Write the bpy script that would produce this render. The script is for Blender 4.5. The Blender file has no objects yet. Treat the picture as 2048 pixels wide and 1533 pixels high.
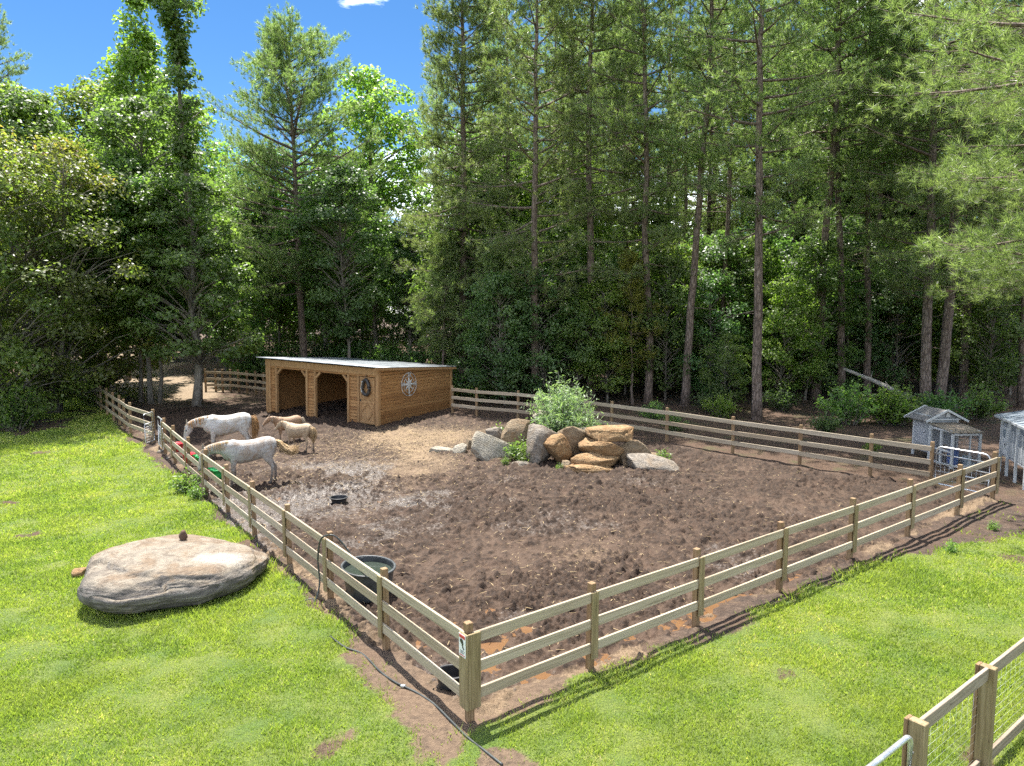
import bpy, bmesh, math, random
import numpy as np
from mathutils import Vector, Matrix, Euler
R = math.radians
rng = np.random.default_rng(7)
random.seed(7)
S = bpy.context.scene
COL = S.collection

# ------------------------------------------------------------------ camera, sky, sun, exposure
HC, PITCH, FPX = 5.17, 0.098, 1400.0
cd = bpy.data.cameras.new('camera'); cam = bpy.data.objects.new('camera', cd); COL.objects.link(cam)
cd.sensor_width = 36.0; cd.lens = 36.0 * FPX / 2048; cd.clip_start = 0.1; cd.clip_end = 3000
cam.location = (0, 0, HC); cam.rotation_euler = (math.pi / 2 - PITCH, 0, 0)
S.camera = cam
SUN_EL, SUN_AZ = R(68), math.atan2(-0.40, 0.92)
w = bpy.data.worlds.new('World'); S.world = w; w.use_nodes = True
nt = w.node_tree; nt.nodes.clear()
def wn(t, **k):
    n = nt.nodes.new(t)
    for a, b in k.items(): setattr(n, a, b)
    return n
sky = wn('ShaderNodeTexSky', sky_type='NISHITA', sun_disc=False, sun_elevation=SUN_EL, sun_rotation=SUN_AZ)
sky.altitude = 1200; sky.air_density = 1.0; sky.dust_density = 0.3; sky.ozone_density = 4.0
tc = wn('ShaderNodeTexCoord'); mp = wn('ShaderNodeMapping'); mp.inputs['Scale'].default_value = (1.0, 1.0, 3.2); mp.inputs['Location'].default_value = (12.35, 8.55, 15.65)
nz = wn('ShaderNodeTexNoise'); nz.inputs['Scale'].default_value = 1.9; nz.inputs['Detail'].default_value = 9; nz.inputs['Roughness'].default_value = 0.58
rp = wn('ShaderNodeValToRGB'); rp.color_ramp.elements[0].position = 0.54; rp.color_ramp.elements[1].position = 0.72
mx = wn('ShaderNodeMixRGB'); mx.inputs['Color2'].default_value = (25, 25.2, 25.6, 1)  # clouds made extra bright as added fill light, mostly outside the view
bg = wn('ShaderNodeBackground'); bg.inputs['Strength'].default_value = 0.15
ow = wn('ShaderNodeOutputWorld')
L = nt.links.new
L(tc.outputs['Generated'], mp.inputs['Vector']); L(mp.outputs[0], nz.inputs['Vector']); L(nz.outputs['Fac'], rp.inputs[0])
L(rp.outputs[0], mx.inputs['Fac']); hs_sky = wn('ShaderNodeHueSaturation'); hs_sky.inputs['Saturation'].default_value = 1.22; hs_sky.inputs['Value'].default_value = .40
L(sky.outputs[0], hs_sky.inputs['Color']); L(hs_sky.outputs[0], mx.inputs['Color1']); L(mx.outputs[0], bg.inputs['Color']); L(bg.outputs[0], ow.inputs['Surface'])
sd = bpy.data.lights.new('sun', 'SUN'); sd.energy = 4.6; sd.angle = R(0.55); sd.color = (1.0, 0.955, 0.88)
so = bpy.data.objects.new('sun', sd); COL.objects.link(so)
sv = Vector((math.sin(SUN_AZ) * math.cos(SUN_EL), math.cos(SUN_AZ) * math.cos(SUN_EL), math.sin(SUN_EL)))
so.rotation_euler = sv.to_track_quat('Z', 'Y').to_euler(); so.location = sv * 60
S.view_settings.view_transform = 'Standard'; S.view_settings.look = 'None'; S.view_settings.gamma = 1.0
S.view_settings.use_curve_mapping = False; S.view_settings.exposure = 1.58
DENOISE = False
S.render.engine = 'CYCLES'
S.cycles.max_bounces = 8; S.cycles.diffuse_bounces = 5; S.cycles.glossy_bounces = 2; S.cycles.transmission_bounces = 4
S.cycles.caustics_reflective = False; S.cycles.caustics_refractive = False
S.cycles.use_adaptive_sampling = True; S.cycles.adaptive_threshold = 0.01; S.cycles.use_denoising = DENOISE
S.cycles.sample_clamp_indirect = 6

# ------------------------------------------------------------------ numeric helpers
def hashn(ix, iy, iz, seed):
    h = (ix.astype(np.int64) * 374761393 + iy.astype(np.int64) * 668265263 + iz.astype(np.int64) * 1440662683 + seed * 974634777) & 0xffffffff
    h = ((h ^ (h >> 13)) * 1274126177) & 0xffffffff
    h = ((h ^ (h >> 16)) * 2246822519) & 0xffffffff
    return ((h ^ (h >> 15)) & 0xffffff) / 16777215.0
def vnoise(p, seed=0):
    p = np.asarray(p, float)
    if p.shape[1] == 2: p = np.c_[p, np.zeros(len(p))]
    i = np.floor(p).astype(np.int64); f = p - i; u = f * f * (3 - 2 * f)
    r = 0
    for a in (0, 1):
        wx = u[:, 0] if a else 1 - u[:, 0]
        for b in (0, 1):
            wy = u[:, 1] if b else 1 - u[:, 1]
            for c in (0, 1):
                wz = u[:, 2] if c else 1 - u[:, 2]
                r = r + wx * wy * wz * hashn(i[:, 0] + a, i[:, 1] + b, i[:, 2] + c, seed)
    return r * 2 - 1
def fbm(p, oct=4, seed=0, gain=0.5, lac=2.03):
    p = np.asarray(p, float); a = 1; s = 0
    for k in range(oct):
        s = s + a * vnoise(p, seed + k * 17); p = p * lac + 3.7; a *= gain
    return s
def sstep(a, b, x):
    t = np.clip((x - a) / (b - a), 0, 1); return t * t * (3 - 2 * t)
def g(x, y):
    x = np.asarray(x, float); y = np.asarray(y, float)
    t = np.clip(y, -50, 90) - 20
    sp = np.where(t > 8, t, np.log1p(np.exp(np.minimum(t, 8) / 0.9)) * 0.9)
    far = sstep(36, 60, y)
    return 0.0116 * (np.clip(x, -40, 40) + .54) + 0.04 * sp + far * 0.25 * fbm(np.stack([x / 7, y / 7], -1).reshape(-1, 2), 2, 5).reshape(x.shape)
def gz(x, y): return float(g(np.array([x]), np.array([y]))[0])
CP, SP = math.cos(PITCH), math.sin(PITCH)
def ray(px, py):
    u = (px - 1024) / FPX; v = (766.5 - py) / FPX
    return np.array([u, CP + v * SP, -SP + v * CP])
def at(px, py):                      # ground point measured at a pixel of the photograph
    d = ray(px, py); ts = np.linspace(3, 130, 6000)
    z = HC + d[2] * ts - g(d[0] * ts, d[1] * ts)
    t = ts[int(np.argmax(z < 0))]
    return np.array([d[0] * t, d[1] * t, gz(d[0] * t, d[1] * t)])
def atd(px, py, dist):               # point at a given forward distance (y) along a pixel's ray
    d = ray(px, py); t = dist / d[1]
    return np.array([d[0] * t, dist, HC + d[2] * t])

# ------------------------------------------------------------------ materials
MATS = {}
def newmat(name):
    m = bpy.data.materials.new(name); m.use_nodes = True; m.node_tree.nodes.clear(); MATS[name] = m
    return m, m.node_tree
class N:
    def __init__(s, nt): s.t = nt
    def n(s, t, ins=None, **k):
        x = s.t.nodes.new(t)
        for a, b in k.items(): setattr(x, a, b)
        for a, b in (ins or {}).items():
            if hasattr(b, 'is_output') or isinstance(b, bpy.types.NodeSocket): s.t.links.new(b, x.inputs[a])
            else: x.inputs[a].default_value = b
        return x
    def noise(s, vec, scale, detail=5, rough=.55, dist=0):
        return s.n('ShaderNodeTexNoise', {'Vector': vec, 'Scale': scale, 'Detail': detail, 'Roughness': rough, 'Distortion': dist}).outputs['Fac']
    def ramp(s, fac, stops, interp='LINEAR'):
        r = s.n('ShaderNodeValToRGB', {'Fac': fac}); cr = r.color_ramp; cr.interpolation = interp
        while len(cr.elements) < len(stops): cr.elements.new(0.5)
        for e, (p, c) in zip(cr.elements, stops):
            e.position = p; e.color = (c, c, c, 1) if isinstance(c, (int, float)) else (*c, 1)
        return r.outputs['Color']
    def mix(s, fac, a, b, mode='MIX'):
        x = s.n('ShaderNodeMixRGB', {'Fac': fac, 'Color1': a if not isinstance(a, tuple) else (*a, 1), 'Color2': b if not isinstance(b, tuple) else (*b, 1)}, blend_type=mode)
        return x.outputs[0]
    def math(s, op, a, b=0.0):
        return s.n('ShaderNodeMath', {0: a, 1: b}, operation=op).outputs[0]
    def bump(s, h, strength=.4, dist=.02):
        return s.n('ShaderNodeBump', {'Height': h, 'Strength': strength, 'Distance': dist}).outputs[0]
    def attr(s, name): return s.n('ShaderNodeAttribute', attribute_name=name)
    def mapping(s, vec, scale=(1, 1, 1), loc=(0, 0, 0)):
        return s.n('ShaderNodeMapping', {'Vector': vec, 'Scale': scale, 'Location': loc}).outputs[0]
    def out(s, sh): s.n('ShaderNodeOutputMaterial', {'Surface': sh})
    def bsdf(s, **k):
        return s.n('ShaderNodeBsdfPrincipled', {a.replace('_', ' '): (b if not (isinstance(b, tuple) and len(b) == 3 and 'Normal' not in a) else (*b, 1)) for a, b in k.items()}).outputs[0]
def objco(n):   # object coordinates shifted by a per-object random amount
    tcn = n.n('ShaderNodeTexCoord'); oi = n.n('ShaderNodeObjectInfo')
    off = n.n('ShaderNodeVectorMath', {0: tcn.outputs['Object']}, operation='ADD')
    sc = n.n('ShaderNodeCombineXYZ', {0: n.math('MULTIPLY', oi.outputs['Random'], 31.0), 1: n.math('MULTIPLY', oi.outputs['Random'], 17.0), 2: n.math('MULTIPLY', oi.outputs['Random'], 7.0)})
    n.t.links.new(sc.outputs[0], off.inputs[1])
    return off.outputs[0], oi.outputs['Random']

def wood_mat(name, dark, mid, light, axis='x', green=0.25, rough=.8, bump=.35, tint=.5):
    m, t = newmat(name); n = N(t); co, rnd = objco(n)
    sc = {'x': (0.8, 16, 16), 'z': (16, 16, 0.8), 'y': (16, .8, 16)}[axis]
    gr = n.noise(n.mapping(co, sc), 2.2, 6, .6, .6)
    fine = n.noise(n.mapping(co, tuple(v * 3 for v in sc)), 2.0, 4, .6)
    blot = n.noise(co, 1.3, 4, .6)
    col = n.ramp(gr, [(.28, dark), (.48, mid), (.72, light)])
    col = n.mix(n.math('MULTIPLY', fine, .35), col, dark, 'MULTIPLY')
    col = n.mix(n.ramp(blot, [(.45, 0.0), (.7, green)]), col, (.24, .26, .11))
    col = n.mix(n.math('MULTIPLY', rnd, tint), col, (.62, .52, .42), 'MULTIPLY')
    kn = n.n('ShaderNodeTexVoronoi', {'Vector': n.mapping(co, {'x': (1.1, 5, 5), 'z': (5, 5, 1.1), 'y': (5, 1.1, 5)}[axis]), 'Scale': 1.7}).outputs['Distance']
    col = n.mix(n.ramp(kn, [(.03, 1.0), (.075, 0.0)]), col, (.09, .055, .03))
    n.out(n.bsdf(Base_Color=col, Roughness=rough, Normal=n.bump(gr, bump, .01)))
    return m
M_RAIL = wood_mat('weathered_rail_wood', (.23, .178, .122), (.46, .385, .285), (.56, .49, .38), 'x', .12)
M_POST = wood_mat('treated_post_wood', (.15, .088, .042), (.30, .19, .098), (.41, .295, .175), 'z', .12)
M_FASC = wood_mat('treated_fascia_wood', (.155, .112, .055), (.30, .23, .12), (.41, .335, .205), 'z', .18)
M_SHED = wood_mat('cedar_plank_wood', (.21, .10, .036), (.43, .225, .082), (.56, .33, .135), 'x', 0, .7, .35, .85)
M_SHEDV = wood_mat('cedar_post_wood', (.23, .12, .048), (.43, .25, .108), (.54, .345, .17), 'z', 0, .7)
M_GREYRAIL = wood_mat('old_grey_rail_wood', (.16, .125, .095), (.31, .25, .19), (.42, .36, .30), 'x', .12)

def plain(name, col, rough=.5, metal=0.0, var=.25, scale=6, bump=0.0, spec=.5):
    m, t = newmat(name); n = N(t); co, rnd = objco(n)
    z = n.noise(co, scale, 6, .6)
    c = n.mix(n.ramp(z, [(.3, 0.0), (.75, 1.0)]), tuple(v * (1 - var) for v in col), tuple(min(1, v * (1 + var)) for v in col))
    kw = dict(Base_Color=c, Roughness=n.ramp(z, [(.2, max(0, rough - .1)), (.8, min(1, rough + .1))]), Metallic=metal)
    if bump: kw['Normal'] = n.bump(z, bump, .02)
    n.out(n.bsdf(**kw)); return m
M_GALV = plain('galvanised_steel', (.62, .63, .64), .38, .75, .15, 9)
M_WIRE = plain('galvanised_wire', (.55, .56, .56), .45, .6, .1)
M_WHITE = plain('white_painted_wood', (.50, .515, .52), .6, 0, .12, 5)
M_GREYP = plain('grey_painted_board', (.36, .37, .39), .65, 0, .12, 4)
M_LIGHTGREY = plain('pale_grey_board', (.30, .32, .34), .6, 0, .12, 4)
M_SHINGLE = plain('dark_roof_felt', (.17, .16, .155), .85, 0, .3, 12, .3)
M_BLUEROOF = plain('blue_grey_roofing', (.20, .235, .275), .6, 0, .25, 5, .1)
M_BLACK = plain('black_rubber', (.022, .023, .025), .5, 0, .4, 7)
M_TANK = plain('dark_grey_tank_plastic', (.055, .06, .062), .45, 0, .4, 5)
M_HOSE = plain('dark_hose_rubber', (.035, .04, .038), .45)
M_RED = plain('red_plastic', (.62, .03, .045), .4, 0, .2)
M_GREEN = plain('green_plastic', (.03, .36, .10), .4, 0, .2)
M_BLUE = plain('blue_plastic', (.03, .09, .30), .4, 0, .2)
M_PALEBIN = plain('pale_plastic', (.5, .58, .62), .5)
M_IVORY = plain('white_enamel_metal', (.52, .52, .50), .45)
M_HOOF = plain('hoof_horn', (.05, .038, .03), .6)
M_EYE = plain('dark_eye', (.012, .010, .009), .15)
M_LEATHER = plain('black_collar_leather', (.03, .027, .026), .5, 0, .5, 10)
M_SIGNRED = plain('sign_red', (.52, .06, .06), .5)
M_SIGNBLACK = plain('sign_black', (.03, .03, .03), .5)
M_SIGNWHITE = plain('sign_white', (.76, .77, .76), .5, 0, .05)
M_DARKIN = plain('dark_mesh_panel', (.06, .055, .055), .9)

def bark_mat(name, a, b, c, plates=True):
    m, t = newmat(name); n = N(t); co, rnd = objco(n)
    v = n.n('ShaderNodeTexVoronoi', {'Vector': n.mapping(co, (9, 9, 2.6)), 'Scale': 1.0, 'Randomness': .9}, feature='DISTANCE_TO_EDGE').outputs['Distance']
    z = n.noise(n.mapping(co, (4, 4, 1.2)), 2.5, 7, .65)
    col = n.ramp(z, [(.3, a), (.5, b), (.72, c)])
    if plates: col = n.mix(n.ramp(v, [(.0, .75), (.16, 0.0)]), col, tuple(q * .35 for q in a))
    col = n.mix(n.math('MULTIPLY', rnd, .4), col, (.7, .66, .64), 'MULTIPLY')
    h = n.math('ADD', n.math('MULTIPLY', n.ramp(v, [(0, 0.0), (.2, 1.0)]), .7), z)
    n.out(n.bsdf(Base_Color=col, Roughness=.9, Normal=n.bump(h, .7, .04))); return m
M_PBARK = bark_mat('pine_bark', (.11, .075, .058), (.21, .155, .125), (.33, .27, .235))
M_DBARK = bark_mat('grey_bark', (.10, .085, .07), (.20, .175, .145), (.32, .30, .265), False)
M_PALEBARK = bark_mat('pale_grey_bark', (.20, .175, .145), (.36, .325, .28), (.50, .47, .42), False)

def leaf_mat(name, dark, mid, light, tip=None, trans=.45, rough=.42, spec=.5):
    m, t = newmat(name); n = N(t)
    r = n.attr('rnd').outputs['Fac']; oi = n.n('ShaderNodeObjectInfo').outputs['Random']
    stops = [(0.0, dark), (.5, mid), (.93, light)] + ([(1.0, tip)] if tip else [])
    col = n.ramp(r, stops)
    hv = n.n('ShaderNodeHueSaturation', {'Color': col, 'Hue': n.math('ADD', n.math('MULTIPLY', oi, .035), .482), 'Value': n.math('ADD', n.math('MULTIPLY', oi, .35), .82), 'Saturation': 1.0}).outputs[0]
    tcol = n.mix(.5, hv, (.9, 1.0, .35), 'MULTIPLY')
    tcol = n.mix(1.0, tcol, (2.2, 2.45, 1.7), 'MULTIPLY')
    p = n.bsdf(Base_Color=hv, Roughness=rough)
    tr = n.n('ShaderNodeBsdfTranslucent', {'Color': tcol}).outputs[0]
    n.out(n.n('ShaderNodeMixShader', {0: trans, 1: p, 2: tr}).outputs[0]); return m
M_NEEDLE = leaf_mat('pine_needles', (.105, .142, .058), (.165, .208, .092), (.25, .285, .15), None, .45, .42)
M_NEEDLEY = leaf_mat('yellowed_pine_needles', (.11, .11, .025), (.17, .165, .035), (.24, .22, .06), None, .38, .42)
M_LEAF = leaf_mat('broad_leaves', (.070, .115, .034), (.120, .180, .055), (.185, .245, .085), None, .5)
M_LEAFD = leaf_mat('deep_green_leaves', (.052, .098, .034), (.092, .150, .052), (.145, .205, .08), None, .45)
M_LEAFY = leaf_mat('yellow_green_leaves', (.105, .155, .034), (.165, .22, .05), (.24, .29, .08), None, .52)
M_LEAFO = leaf_mat('oak_leaves_bronze_tips', (.065, .092, .024), (.12, .15, .038), (.20, .20, .058), (.34, .20, .07), .48)
M_SILVER = leaf_mat('silvery_lance_leaves', (.12, .18, .085), (.20, .275, .145), (.36, .43, .28), None, .35)
M_WEED = leaf_mat('weed_leaves', (.07, .13, .03), (.13, .20, .05), (.23, .29, .10), None, .4)
M_GRASS = None

# ------------------------------------------------------------------ mesh helpers
def mesh_np(name, v, f, rnd=None, smooth=False, mats=()):
    """v (n,3); f: (m,k) int array, or list of such arrays"""
    me = bpy.data.meshes.new(name)
    fs = f if isinstance(f, list) else [f]
    fs = [np.asarray(a, dtype=np.int32) for a in fs if len(a)]
    v = np.asarray(v, dtype=np.float32)
    tot = np.concatenate([np.full(len(a), a.shape[1], np.int32) for a in fs])
    idx = np.concatenate([a.ravel() for a in fs])
    me.vertices.add(len(v)); me.vertices.foreach_set('co', v.ravel())
    me.loops.add(len(idx)); me.loops.foreach_set('vertex_index', idx)
    me.polygons.add(len(tot)); me.polygons.foreach_set('loop_start', np.concatenate([[0], np.cumsum(tot)[:-1]]).astype(np.int32))
    me.polygons.foreach_set('loop_total', tot)
    if smooth: me.polygons.foreach_set('use_smooth', np.ones(len(tot), bool))
    if rnd is not None:
        a = me.attributes.new('rnd', 'FLOAT', 'POINT'); a.data.foreach_set('value', np.asarray(rnd, np.float32))
    me.update(calc_edges=True)
    for m in mats: me.materials.append(m)
    return me
def obj(name, me, mat=None, parent=None, loc=(0, 0, 0), rot=(0, 0, 0), scale=(1, 1, 1)):
    o = bpy.data.objects.new(name, me); COL.objects.link(o)
    if mat is not None and me is not None and len(me.materials) == 0: me.materials.append(mat)
    o.location = loc; o.rotation_euler = rot; o.scale = scale
    if parent is not None: o.parent = parent
    return o
def tag(o, label=None, cat=None, group=None, kind=None):
    if label: o['label'] = label
    if cat: o['category'] = cat
    if group: o['group'] = group
    if kind: o['kind'] = kind
    return o
def thing(name, label, cat, loc=(0, 0, 0), rotz=0, group=None):
    o = bpy.data.objects.new(name, None); COL.objects.link(o); o.empty_display_size = .1
    o.location = loc; o.rotation_euler = (0, 0, rotz)
    return tag(o, label, cat, group)
def bm_mesh(bm, name, smooth=False):
    me = bpy.data.meshes.new(name); bm.to_mesh(me); bm.free()
    if smooth:
        for p in me.polygons: p.use_smooth = True
    return me
def box_me(name, sx, sy, sz, bev=0.0, oz=0.0, seg=1):
    bm = bmesh.new(); bmesh.ops.create_cube(bm, size=1)
    bmesh.ops.scale(bm, vec=(sx, sy, sz), verts=bm.verts); bmesh.ops.translate(bm, vec=(0, 0, oz), verts=bm.verts)
    if bev: bmesh.ops.bevel(bm, geom=bm.edges[:], offset=bev, segments=seg, affect='EDGES')
    return bm_mesh(bm, name)
def box(name, mat, parent, cx, cy, cz, sx, sy, sz, bev=0.004, rot=(0, 0, 0)):
    return obj(name, box_me(name, sx, sy, sz, min(bev, min(sx, sy, sz) * .3)), mat, parent, (cx, cy, cz), rot)
def bar_obj(name, mat, parent, a, b, wy, wz, bev=.004, roll=0, me=None):
    """box beam from a to b, local x along it; wy across, wz up"""
    a = Vector(a); b = Vector(b); d = b - a
    q = d.to_track_quat('X', 'Z')
    me = me or box_me(name, d.length, wy, wz, min(bev, min(wy, wz) * .3))
    o = obj(name, me, mat, parent, (a + b) / 2)
    o.rotation_euler = (q @ Euler((roll, 0, 0)).to_quaternion()).to_euler()
    return o
def tube_np(pts, rad, k=6, cap=True, twist=0):
    P = np.asarray(pts, float); n = len(P); rad = np.broadcast_to(np.asarray(rad, float), (n,))
    T = np.gradient(P, axis=0); T /= np.linalg.norm(T, axis=1)[:, None] + 1e-9
    ref = np.array([0, 0, 1.0]) if abs(T[:, 2]).mean() < .8 else np.array([1.0, 0, 0])
    U = np.cross(T, ref); U /= np.linalg.norm(U, axis=1)[:, None] + 1e-9
    V = np.cross(T, U)
    an = np.linspace(0, 2 * np.pi, k, endpoint=False) + twist
    v = P[:, None] + rad[:, None, None] * (np.cos(an)[None, :, None] * U[:, None] + np.sin(an)[None, :, None] * V[:, None])
    i = np.arange(n - 1)[:, None] * k; j = np.arange(k)[None]; j2 = (j + 1) % k
    f = np.stack([i + j, i + j2, i + k + j2, i + k + j], -1).reshape(-1, 4)
    v = v.reshape(-1, 3)
    tri = np.zeros((0, 3), int)
    if cap:
        v = np.r_[v, P[:1], P[-1:]]; a0, b0 = n * k, n * k + 1; jj = np.arange(k); jn = (jj + 1) % k
        tri = np.r_[np.stack([np.full(k, a0), jn, jj], 1), np.stack([np.full(k, b0), (n - 1) * k + jj, (n - 1) * k + jn], 1)]
    return v, f, tri
class Acc:
    def __init__(s): s.v = []; s.q = []; s.t = []; s.r = []; s.n = 0
    def add(s, v, q=None, t=None, r=None):
        v = np.asarray(v, float); s.v.append(v)
        if q is not None and len(q): s.q.append(np.asarray(q) + s.n)
        if t is not None and len(t): s.t.append(np.asarray(t) + s.n)
        s.r.append(np.broadcast_to(np.asarray(.5 if r is None else r, float), (len(v),))); s.n += len(v)
    def tube(s, pts, rad, k=6, cap=True): v, f, t = tube_np(pts, rad, k, cap); s.add(v, f, t)
    def mesh(s, name, smooth=True, rnd=False):
        fs = ([np.concatenate(s.q)] if s.q else []) + ([np.concatenate(s.t)] if s.t else [])
        return mesh_np(name, np.concatenate(s.v), fs, np.concatenate(s.r) if rnd else None, smooth)
def tube_obj(name, mat, parent, pts, rad, k=8, loc=(0, 0, 0), smooth_n=0):
    P = np.asarray(pts, float)
    if smooth_n: P = spline(P, smooth_n)
    a = Acc(); a.tube(P, rad, k); return obj(name, a.mesh(name), mat, parent, loc)
def spline(P, n):
    P = np.asarray(P, float); E = np.r_[[2 * P[0] - P[1]], P, [2 * P[-1] - P[-2]]]; out = []
    for i in range(len(P) - 1):
        p0, p1, p2, p3 = E[i:i + 4]
        for t in np.linspace(0, 1, n, endpoint=False):
            out.append(.5 * ((2 * p1) + (-p0 + p2) * t + (2 * p0 - 5 * p1 + 4 * p2 - p3) * t * t + (-p0 + 3 * p1 - 3 * p2 + p3) * t ** 3))
    out.append(P[-1]); return np.array(out)
def lathe_np(prof, k=24, sx=1, sy=1):
    prof = np.asarray(prof, float); an = np.linspace(0, 2 * np.pi, k, endpoint=False)
    v = np.stack([prof[:, 0][:, None] * np.cos(an) * sx, prof[:, 0][:, None] * np.sin(an) * sy, np.repeat(prof[:, 1][:, None], k, 1)], -1).reshape(-1, 3)
    i = np.arange(len(prof) - 1)[:, None] * k; j = np.arange(k)[None]; j2 = (j + 1) % k
    f = np.stack([i + j, i + j2, i + k + j2, i + k + j], -1).reshape(-1, 4)
    return v, f

# ------------------------------------------------------------------ layout of the paddock (metres)
C = np.array([-0.54, 8.49])
DL = np.array([-0.586, 0.810]); NL = np.array([-0.810, -0.586])
DR = np.array([0.803, 0.596]); NR = np.array([0.596, -0.803])
def outside(x, y):
    dx, dy = x - C[0], y - C[1]
    a = dx * NL[0] + dy * NL[1]; b = dx * NR[0] + dy * NR[1]
    return a, b, dx * DL[0] + dy * DL[1], dx * DR[0] + dy * DR[1]
BACK = [at(*p)[:2] for p in [(905, 826), (953.5, 832), (1036, 839), (1128, 851), (1223, 866), (1333.6, 884), (1465, 907), (1599, 929), (1740, 953), (1860, 974)]]
BL = np.array(BACK)
def back_sd(x, y):      # > 0 beyond the back fence
    a, b = BL[0], BL[-1]; d = (b - a) / np.linalg.norm(b - a); n = np.array([-d[1], d[0]])
    n = n if n[1] > 0 else -n
    return (x - a[0]) * n[0] + (y - a[1]) * n[1]
PUDDLES = [at(*p)[:2].tolist() + [r] for p, r in [((1435, 1228), .55), ((1480, 1205), .5), ((1270, 1268), .4), ((1080, 1345), .42), ((985, 1290), .4), ((965, 1330), .35), ((1180, 1300), .38),
           ((1050, 1255), .22), ((840, 1285), .25), ((860, 1310), .2), ((700, 1095), .25), ((715, 1080), .22), ((585, 998), .35), ((560, 995), .25), ((635, 995), .3), ((760, 1000), .22), ((980, 1218), .2), ((905, 1250), .22), ((1210, 1325), .25), ((1590, 1160), .4), ((975, 1225), .18), ((1350, 1245), .3)]]
def mud_mask(x, y):
    a, b, sl, sr = outside(x, y)
    wob = .22 * fbm(np.stack([x * 1.3, y * 1.3], -1), 3, 3)
    o = np.maximum(a - .15 * sstep(0, 8, sl), b - .05) + wob * .9
    bs = back_sd(x, y) + wob
    leftfar = sl - 31.0
    return o, bs, leftfar
def mud_h(x, y):
    p = np.stack([x, y], -1)
    hp = fbm(p * 0.55, 3, 11) * .035
    churn = sstep(-.5, .35, fbm(p * .33, 2, 12))          # how churned
    shed_dry = np.exp(-(((x + 2.6) / 4.2) ** 2 + ((y - 27.2) / 3.6) ** 2))
    churn = (.5 + .5 * churn) * (1 - .65 * shed_dry)
    pw = p + .22 * np.stack([fbm(p * 1.3, 2, 16), fbm(p * 1.3 + 31, 2, 17)], -1); sc_ = 4.2 + 1.6 * fbm(p * .21, 2, 18)[:, None] * 0
    n1 = fbm(pw * 6.8, 3, 13, .6); n2 = fbm(pw * 15.5 + 9, 2, 14); n3 = vnoise(p * 26, 15)
    clods = np.maximum(0, n1 + .12) ** 1.1 * .078 + np.abs(n2) * .042 + n3 * .014
    holes = np.minimum(0, n1 + .25) * .055
    h = hp + (clods + holes) * (.30 + .95 * churn) 
    dep = np.zeros_like(x)
    for px, py, r in PUDDLES:
        d2 = ((x - px) ** 2 + (y - py) ** 2) / (r * r)
        dep = np.maximum(dep, np.exp(-d2 * 1.1))
    return h - .02 - dep * .095

# ------------------------------------------------------------------ ground sheet
def lawn_mask(x, y):
    a, b, sl, sr = outside(x, y)
    p = np.stack([x, y], -1); nz_ = fbm(p * .9, 4, 21) * .5 + .22 * fbm(p * 4.2, 3, 24)
    bare_l = .16 + .46 * sstep(4.6, 1.2, sl) * sstep(-2.0, .2, sl) + .35 * sstep(14, 24, sl)
    left = sstep(-.22, .42, a - bare_l + nz_ * .55)
    bare_r = .34 + .8 * sstep(9.5, 13.5, sr) + .18 * sstep(.5, 4, sr) - .15 * sstep(-1, 0, sr)
    right = sstep(-.22, .42, b - bare_r + nz_ * .55)
    m = np.where(a > b, left, right)
    spots = sstep(.62, .9, fbm(p * .33 + 40, 3, 22) + .35 * fbm(p * 1.7, 3, 23))
    m = m * (1 - .85 * spots)
    for (qx, qy, r) in BARE:
        m = m * (1 - .95 * np.exp(-(((x - qx) / r) ** 2 + ((y - qy) / r) ** 2)) * (0.7 + .5 * nz_))
    m = m * sstep(50, 40, y) * sstep(17.5, 13.5, x - .35 * (14 - y) + nz_ * 2)
    m = m * sstep(-.2, .5, (y * -0.0 + 34.5 + .35 * (-22 - x)) - y + nz_ * 2) if False else m
    return np.clip(m, 0, 1)
BARE = [(*at(880, 1440)[:2], .34), (*at(830, 1380)[:2], .3), (*at(650, 1500)[:2], .22), (*at(700, 1470)[:2], .16), (*at(790, 1340)[:2], .4), (*at(85, 905)[:2], .5), (*at(2030, 1120)[:2], .5), (*at(1960, 1520)[:2], .35), (*at(1990, 1050)[:2], 1.3), (*at(2048, 1030)[:2], 2.0), (*at(1570, 1350)[:2], .25)]
def axis(lo, hi, a, b, fine, coarse):
    out = list(np.arange(a, b, fine))
    s = fine; v = a
    left = []
    while v > lo: s = min(s * 1.25, coarse); v -= s; left.append(v)
    s = fine; v = out[-1]; right = []
    while v < hi: s = min(s * 1.25, coarse); v += s; right.append(v)
    return np.array(left[::-1] + out + right)
xs = axis(-900, 900, -17, 15.5, .15, 40); ys = axis(-200, 1500, 5, 34, .15, 40)
GX, GY = np.meshgrid(xs, ys); gx_, gy_ = GX.ravel(), GY.ravel()
gzv = g(gx_, gy_)
o_, bs_, lf_ = mud_mask(gx_, gy_)
inpad = (o_ < .0) & (bs_ < 0.3) & (gy_ < 45)
p2 = np.stack([gx_, gy_], -1)
gzv = gzv + fbm(p2 * .8, 3, 31) * .018 + np.where((gx_ > -17) & (gx_ < 15.5) & (gy_ > 5) & (gy_ < 34), fbm(p2 * 3.1, 3, 32) * .02, 0)
gzv = gzv - .10 * sstep(-.05, -.5, o_) * sstep(.3, -.3, bs_) * sstep(34, 31, gy_)
lawn = lawn_mask(gx_, gy_)
A_, B_, SL_, SR_ = outside(gx_, gy_)
dirt = sstep(2.6, .6, np.maximum(A_, B_)) * sstep(.8, -.4, bs_) * sstep(40, 33, gy_)
path = sstep(-.5, 1.0, -A_ - .8) * sstep(7.5, 4.5, -A_ + 1.5 * fbm(p2 * .2, 2, 41)) * sstep(31, 36, SL_) + sstep(58, 62, SL_) * sstep(-3, 3, -A_) * sstep(16, 10, -A_)
nx_, ny_ = len(xs), len(ys)
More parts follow.
